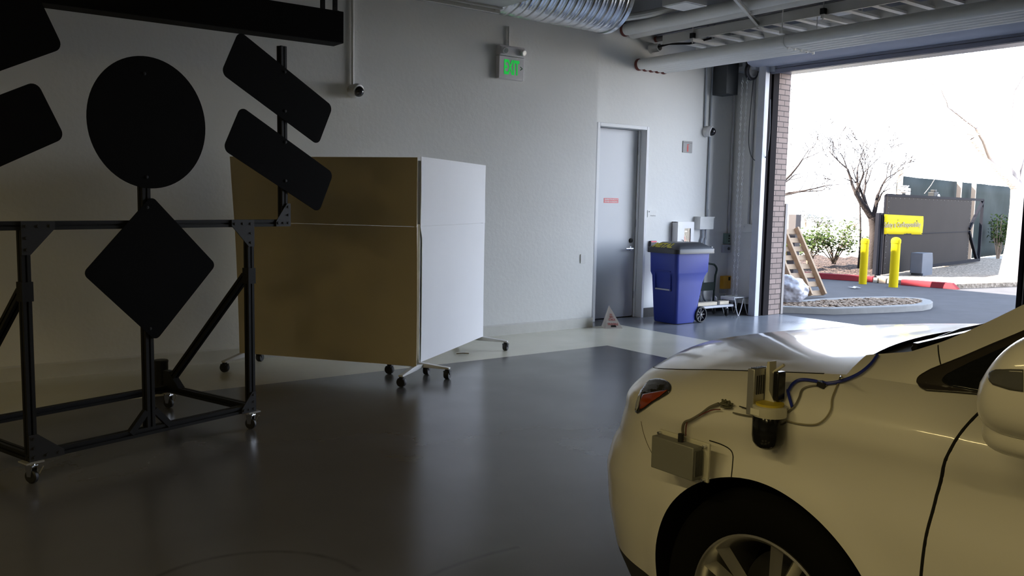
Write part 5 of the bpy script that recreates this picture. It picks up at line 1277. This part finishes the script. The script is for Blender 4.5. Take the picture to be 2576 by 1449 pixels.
# door mirror
def mx(px, py, X): return V(at(px, py, 'X', X))
mc = V((1.77, .715, 1.17))
def blob(c, rx, ry, rz, pwr, nu=40, nv=24, shape=None):
    rows = []
    for j in range(nv+1):
        th = -math.pi/2+math.pi*j/nv; row = []
        for i in range(nu+1):
            ph = 2*math.pi*i/nu
            def sp(x, e): return math.copysign(abs(x)**e, x)
            p = V((rx*sp(math.cos(th), pwr)*sp(math.cos(ph), pwr), ry*sp(math.cos(th), pwr)*sp(math.sin(ph), pwr), rz*sp(math.sin(th), pwr)))
            if shape: p = shape(p)
            row.append(V(c)+p)
        rows.append(row)
    return MB().grid(rows)
mir = blob((1.74, .672, 1.182), .130, .090, .105, .72, shape=lambda p: V((p.x, p.y*(1-.25*p.z/.11)-.25*max(p.z, 0), p.z)))
mir = mir.build('door_mirror', M_CAR, car, angle=60)
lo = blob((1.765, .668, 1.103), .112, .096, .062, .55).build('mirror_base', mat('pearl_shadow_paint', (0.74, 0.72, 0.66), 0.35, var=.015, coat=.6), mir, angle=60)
_vg = [V(v.co)+V(ORIGIN[car.name]) for v in mir.data.vertices]; MIRT = BVHTree.FromPolygons(_vg, [tuple(p.vertices) for p in mir.data.polygons])
body_patch(curve_px([(2500, 968), (2490, 955), (2492, 938), (2508, 930)], 4)+[(2540, 929), (2575, 930), (2575, 985), (2540, 980)], 'mirror_turn_lamp', mat('lens_grey', (.10, .10, .095), .1, coat=.6), [MIRT], .003, parent=mir, nsub=5, solid=.003)
MB().bar((1.83, .70, 1.10), (1.93, .73, 1.09), .09, .03).build('mirror_arm', M_CARBLK, mir)

# ---- sensors taped to the wing
M_SBOX = mat('sensor_grey', (.26, .26, .235), .5, .3); M_SCREAM = mat('bracket_cream', (.62, .60, .50), .5)
ra = V((1.80, 1.722, .737))
sa = MB().box(1.800, 1.564, .738, 1.838, 1.722, .833).build('radar_box', M_SBOX, car, bevel=.003)
fnb = MB()
for k in range(7): fnb.box(1.806+k*.0048, 1.5595, .750, 1.8082+k*.0048, 1.5645, .822)
fnb.build('cooling_fins', mat('fin_grey', (.16, .16, .15), .45, .4), sa)
MB().box(1.844, 1.545, .730, 1.852, 1.735, .842).build('mounting_plate', M_SCREAM, sa, bevel=.002)
bb = MB()
for y in (1.556, 1.726):
    for z in (.738, .834): bb.tube([(1.83, y, z), (1.862, y, z)], .0045, 8)
bb.build('plate_bolts', M_CHROME, sa)['kind'] = 'stuff'
MB().tube([(1.82, 1.628, .828), (1.82, 1.628, .856)], .0085, 12).build('cable_plug', M_RUBBER, sa)
MB().box(1.852, 1.60, .76, 1.90, 1.68, .80).build('tape_foot', M_SCREAM, sa)
# upper lidar unit: finned box, bracket, fan and the dark glass cylinder under it
X0 = 1.835
sb = MB().box(X0, 1.398, .955, X0+.062, 1.420, 1.078).build('finned_box', mat('alu_fins', (.50, .50, .48), .38, .7), car, bevel=.002)
tf = MB()
for k in range(5): tf.box(X0+.008+k*.0098, 1.4015, 1.0778, X0+.013+k*.0098, 1.4165, 1.0795)
tf.build('top_slots', mat('slot_dark', (.02, .02, .022), .5), sb)
sf = MB()
for k in range(4): sf.box(X0+.010+k*.009, 1.3965, 1.01, X0+.0135+k*.009, 1.3982, 1.06)
sf.build('side_slots', mat('slot_dark', (.02, .02, .022), .5), sb)
pr = [(0, .99), (0, 1.075), (.004, 1.096), (.010, 1.096), (.012, 1.06), (.012, 1.02), (.034, .985), (.034, .975)]
MB().prism([(X0+.044, 1.396-u, z) for u, z in pr], (.030, 0, 0)).build('bracket', M_SCREAM, sb, bevel=.001)
MB().tube([(X0+.06, 1.384, 1.066), (X0+.06, 1.352, 1.092)], .004, 8).build('bracket_strut', M_SCREAM, sb)
MB().box(X0+.046, 1.357, .995, X0+.078, 1.374, 1.072).build('fan_block', M_CARBLK, sb, bevel=.003)
cc = V((1.865, 1.368, .0))
lc = MB().lathe(cc, (0, 0, 1), [(.001, .868), (.018, .870), (.032, .877), (.040, .889), (.0425, .905), (.0425, .958), (.041, .960), (.001, .960)], n=48).build('scanner_window', mat('scanner_black', (.006, .006, .006), .12), car, angle=40)
MB().lathe(cc, (0, 0, 1), [(.0435, .958), (.0445, .963), (.0445, .984), (.041, .986), (.001, .986)], n=48).build('clear_collar', mat('collar_cream', (.60, .58, .48), .2, coat=.6), lc)
MB().box(1.8195, 1.366, .963, 1.8215, 1.394, .979).build('paper_label', mat('label_white', (.75, .73, .62), .6), lc)
MB().lathe(cc, (0, 0, 1), [(.036, .986), (.036, .992), (.001, .992)], n=40).build('yellow_gasket', mat('gasket_yellow', (.55, .42, .04), .5), lc)
MB().box(1.865, 1.355, .90, 1.915, 1.380, .95).build('scanner_foot', M_CARPLS, lc)
# cables lying on the wing
def lead(pts, r, m, name, off=.006, ends=None, k=6):
    P = [on_body(x, y)-V(ray(x, y)).normalized()*(off+r) for x, y in curve_px(pts, k)]
    if ends:
        if ends[0] is not None: P = [V(ends[0])]+P
        if ends[1] is not None: P = P+[V(ends[1])]
    return MB().tube(smooth_path(P, 2), r, 8).build(name, m, car)
M_BLUEC = mat('blue_cable', (.02, .035, .30), .4); M_GREYC = mat('grey_cable', (.16, .15, .12), .5)
lead([(1982, 985), (1995, 965), (2015, 955), (2045, 957), (2080, 964), (2120, 957), (2160, 940), (2190, 916), (2207, 893)], .0042, M_BLUEC, 'blue_cable', off=.012, ends=((1.90, 1.325, .985), None))
lead([(1978, 1040), (1998, 1022), (2010, 1000), (2018, 980), (2040, 971), (2080, 969)], .0026, M_GREYC, 'grey_cable', ends=((1.885, 1.34, .935), None))
lead([(1975, 1058), (2010, 1066), (2050, 1068), (2074, 1055), (2090, 1030), (2094, 1000), (2110, 960), (2124, 920), (2138, 900), (2146, 896)], .0022, mat('tan_cable', (.30, .27, .18), .5), 'tan_cable', ends=((1.89, 1.345, .92), None))
lead([(1720, 1098), (1717, 1080), (1722, 1063), (1740, 1055), (1765, 1040), (1785, 1025), (1808, 1015)], .0040, M_GREYC, 'wire_bundle', off=.012, ends=((1.82, 1.628, .850), None))
lead([(1725, 1095), (1730, 1060), (1760, 1045), (1790, 1032), (1812, 1030)], .0016, mat('maroon_wire', (.16, .03, .03), .5), 'thin_wire', off=.016, ends=((1.82, 1.620, .838), None))
lead([(1860, 1022), (1880, 1028), (1896, 1033)], .0016, M_RUBBER, 'thin_wire', off=.01)
lead([(1844, 1038), (1870, 1044), (1900, 1048)], .0022, M_GREYC, 'grey_cable', off=.006)
kc = on_body(1835, 1020, .016); kn = MB(); rk = random.Random(4)
for k in range(16):
    a = V((rk.gauss(0, 1), rk.gauss(0, 1), rk.gauss(0, 1))).normalized(); b = V((rk.gauss(0, 1), rk.gauss(0, 1), rk.gauss(0, 1))).normalized()
    kn.tube(smooth_path([kc+V((a.x*.008, a.y*.026, a.z*.012)), kc+V((b.x*.006, b.y*.012, b.z*.014)), kc+V((-a.x*.008, -a.y*.022, b.z*.014))], 4), .0028, 6)
kn.build('wire_knot', mat('olive_wire', (.11, .11, .07), .6), car)['kind'] = 'stuff'
tpn = on_body(2076, 966, .0); MB().obox(tpn+V((-.012, 0, 0)), V((0, .010, .002)), V((0, -.001, .007)), V((.010, 0, 0))).build('cable_clip', M_RUBBER, car)
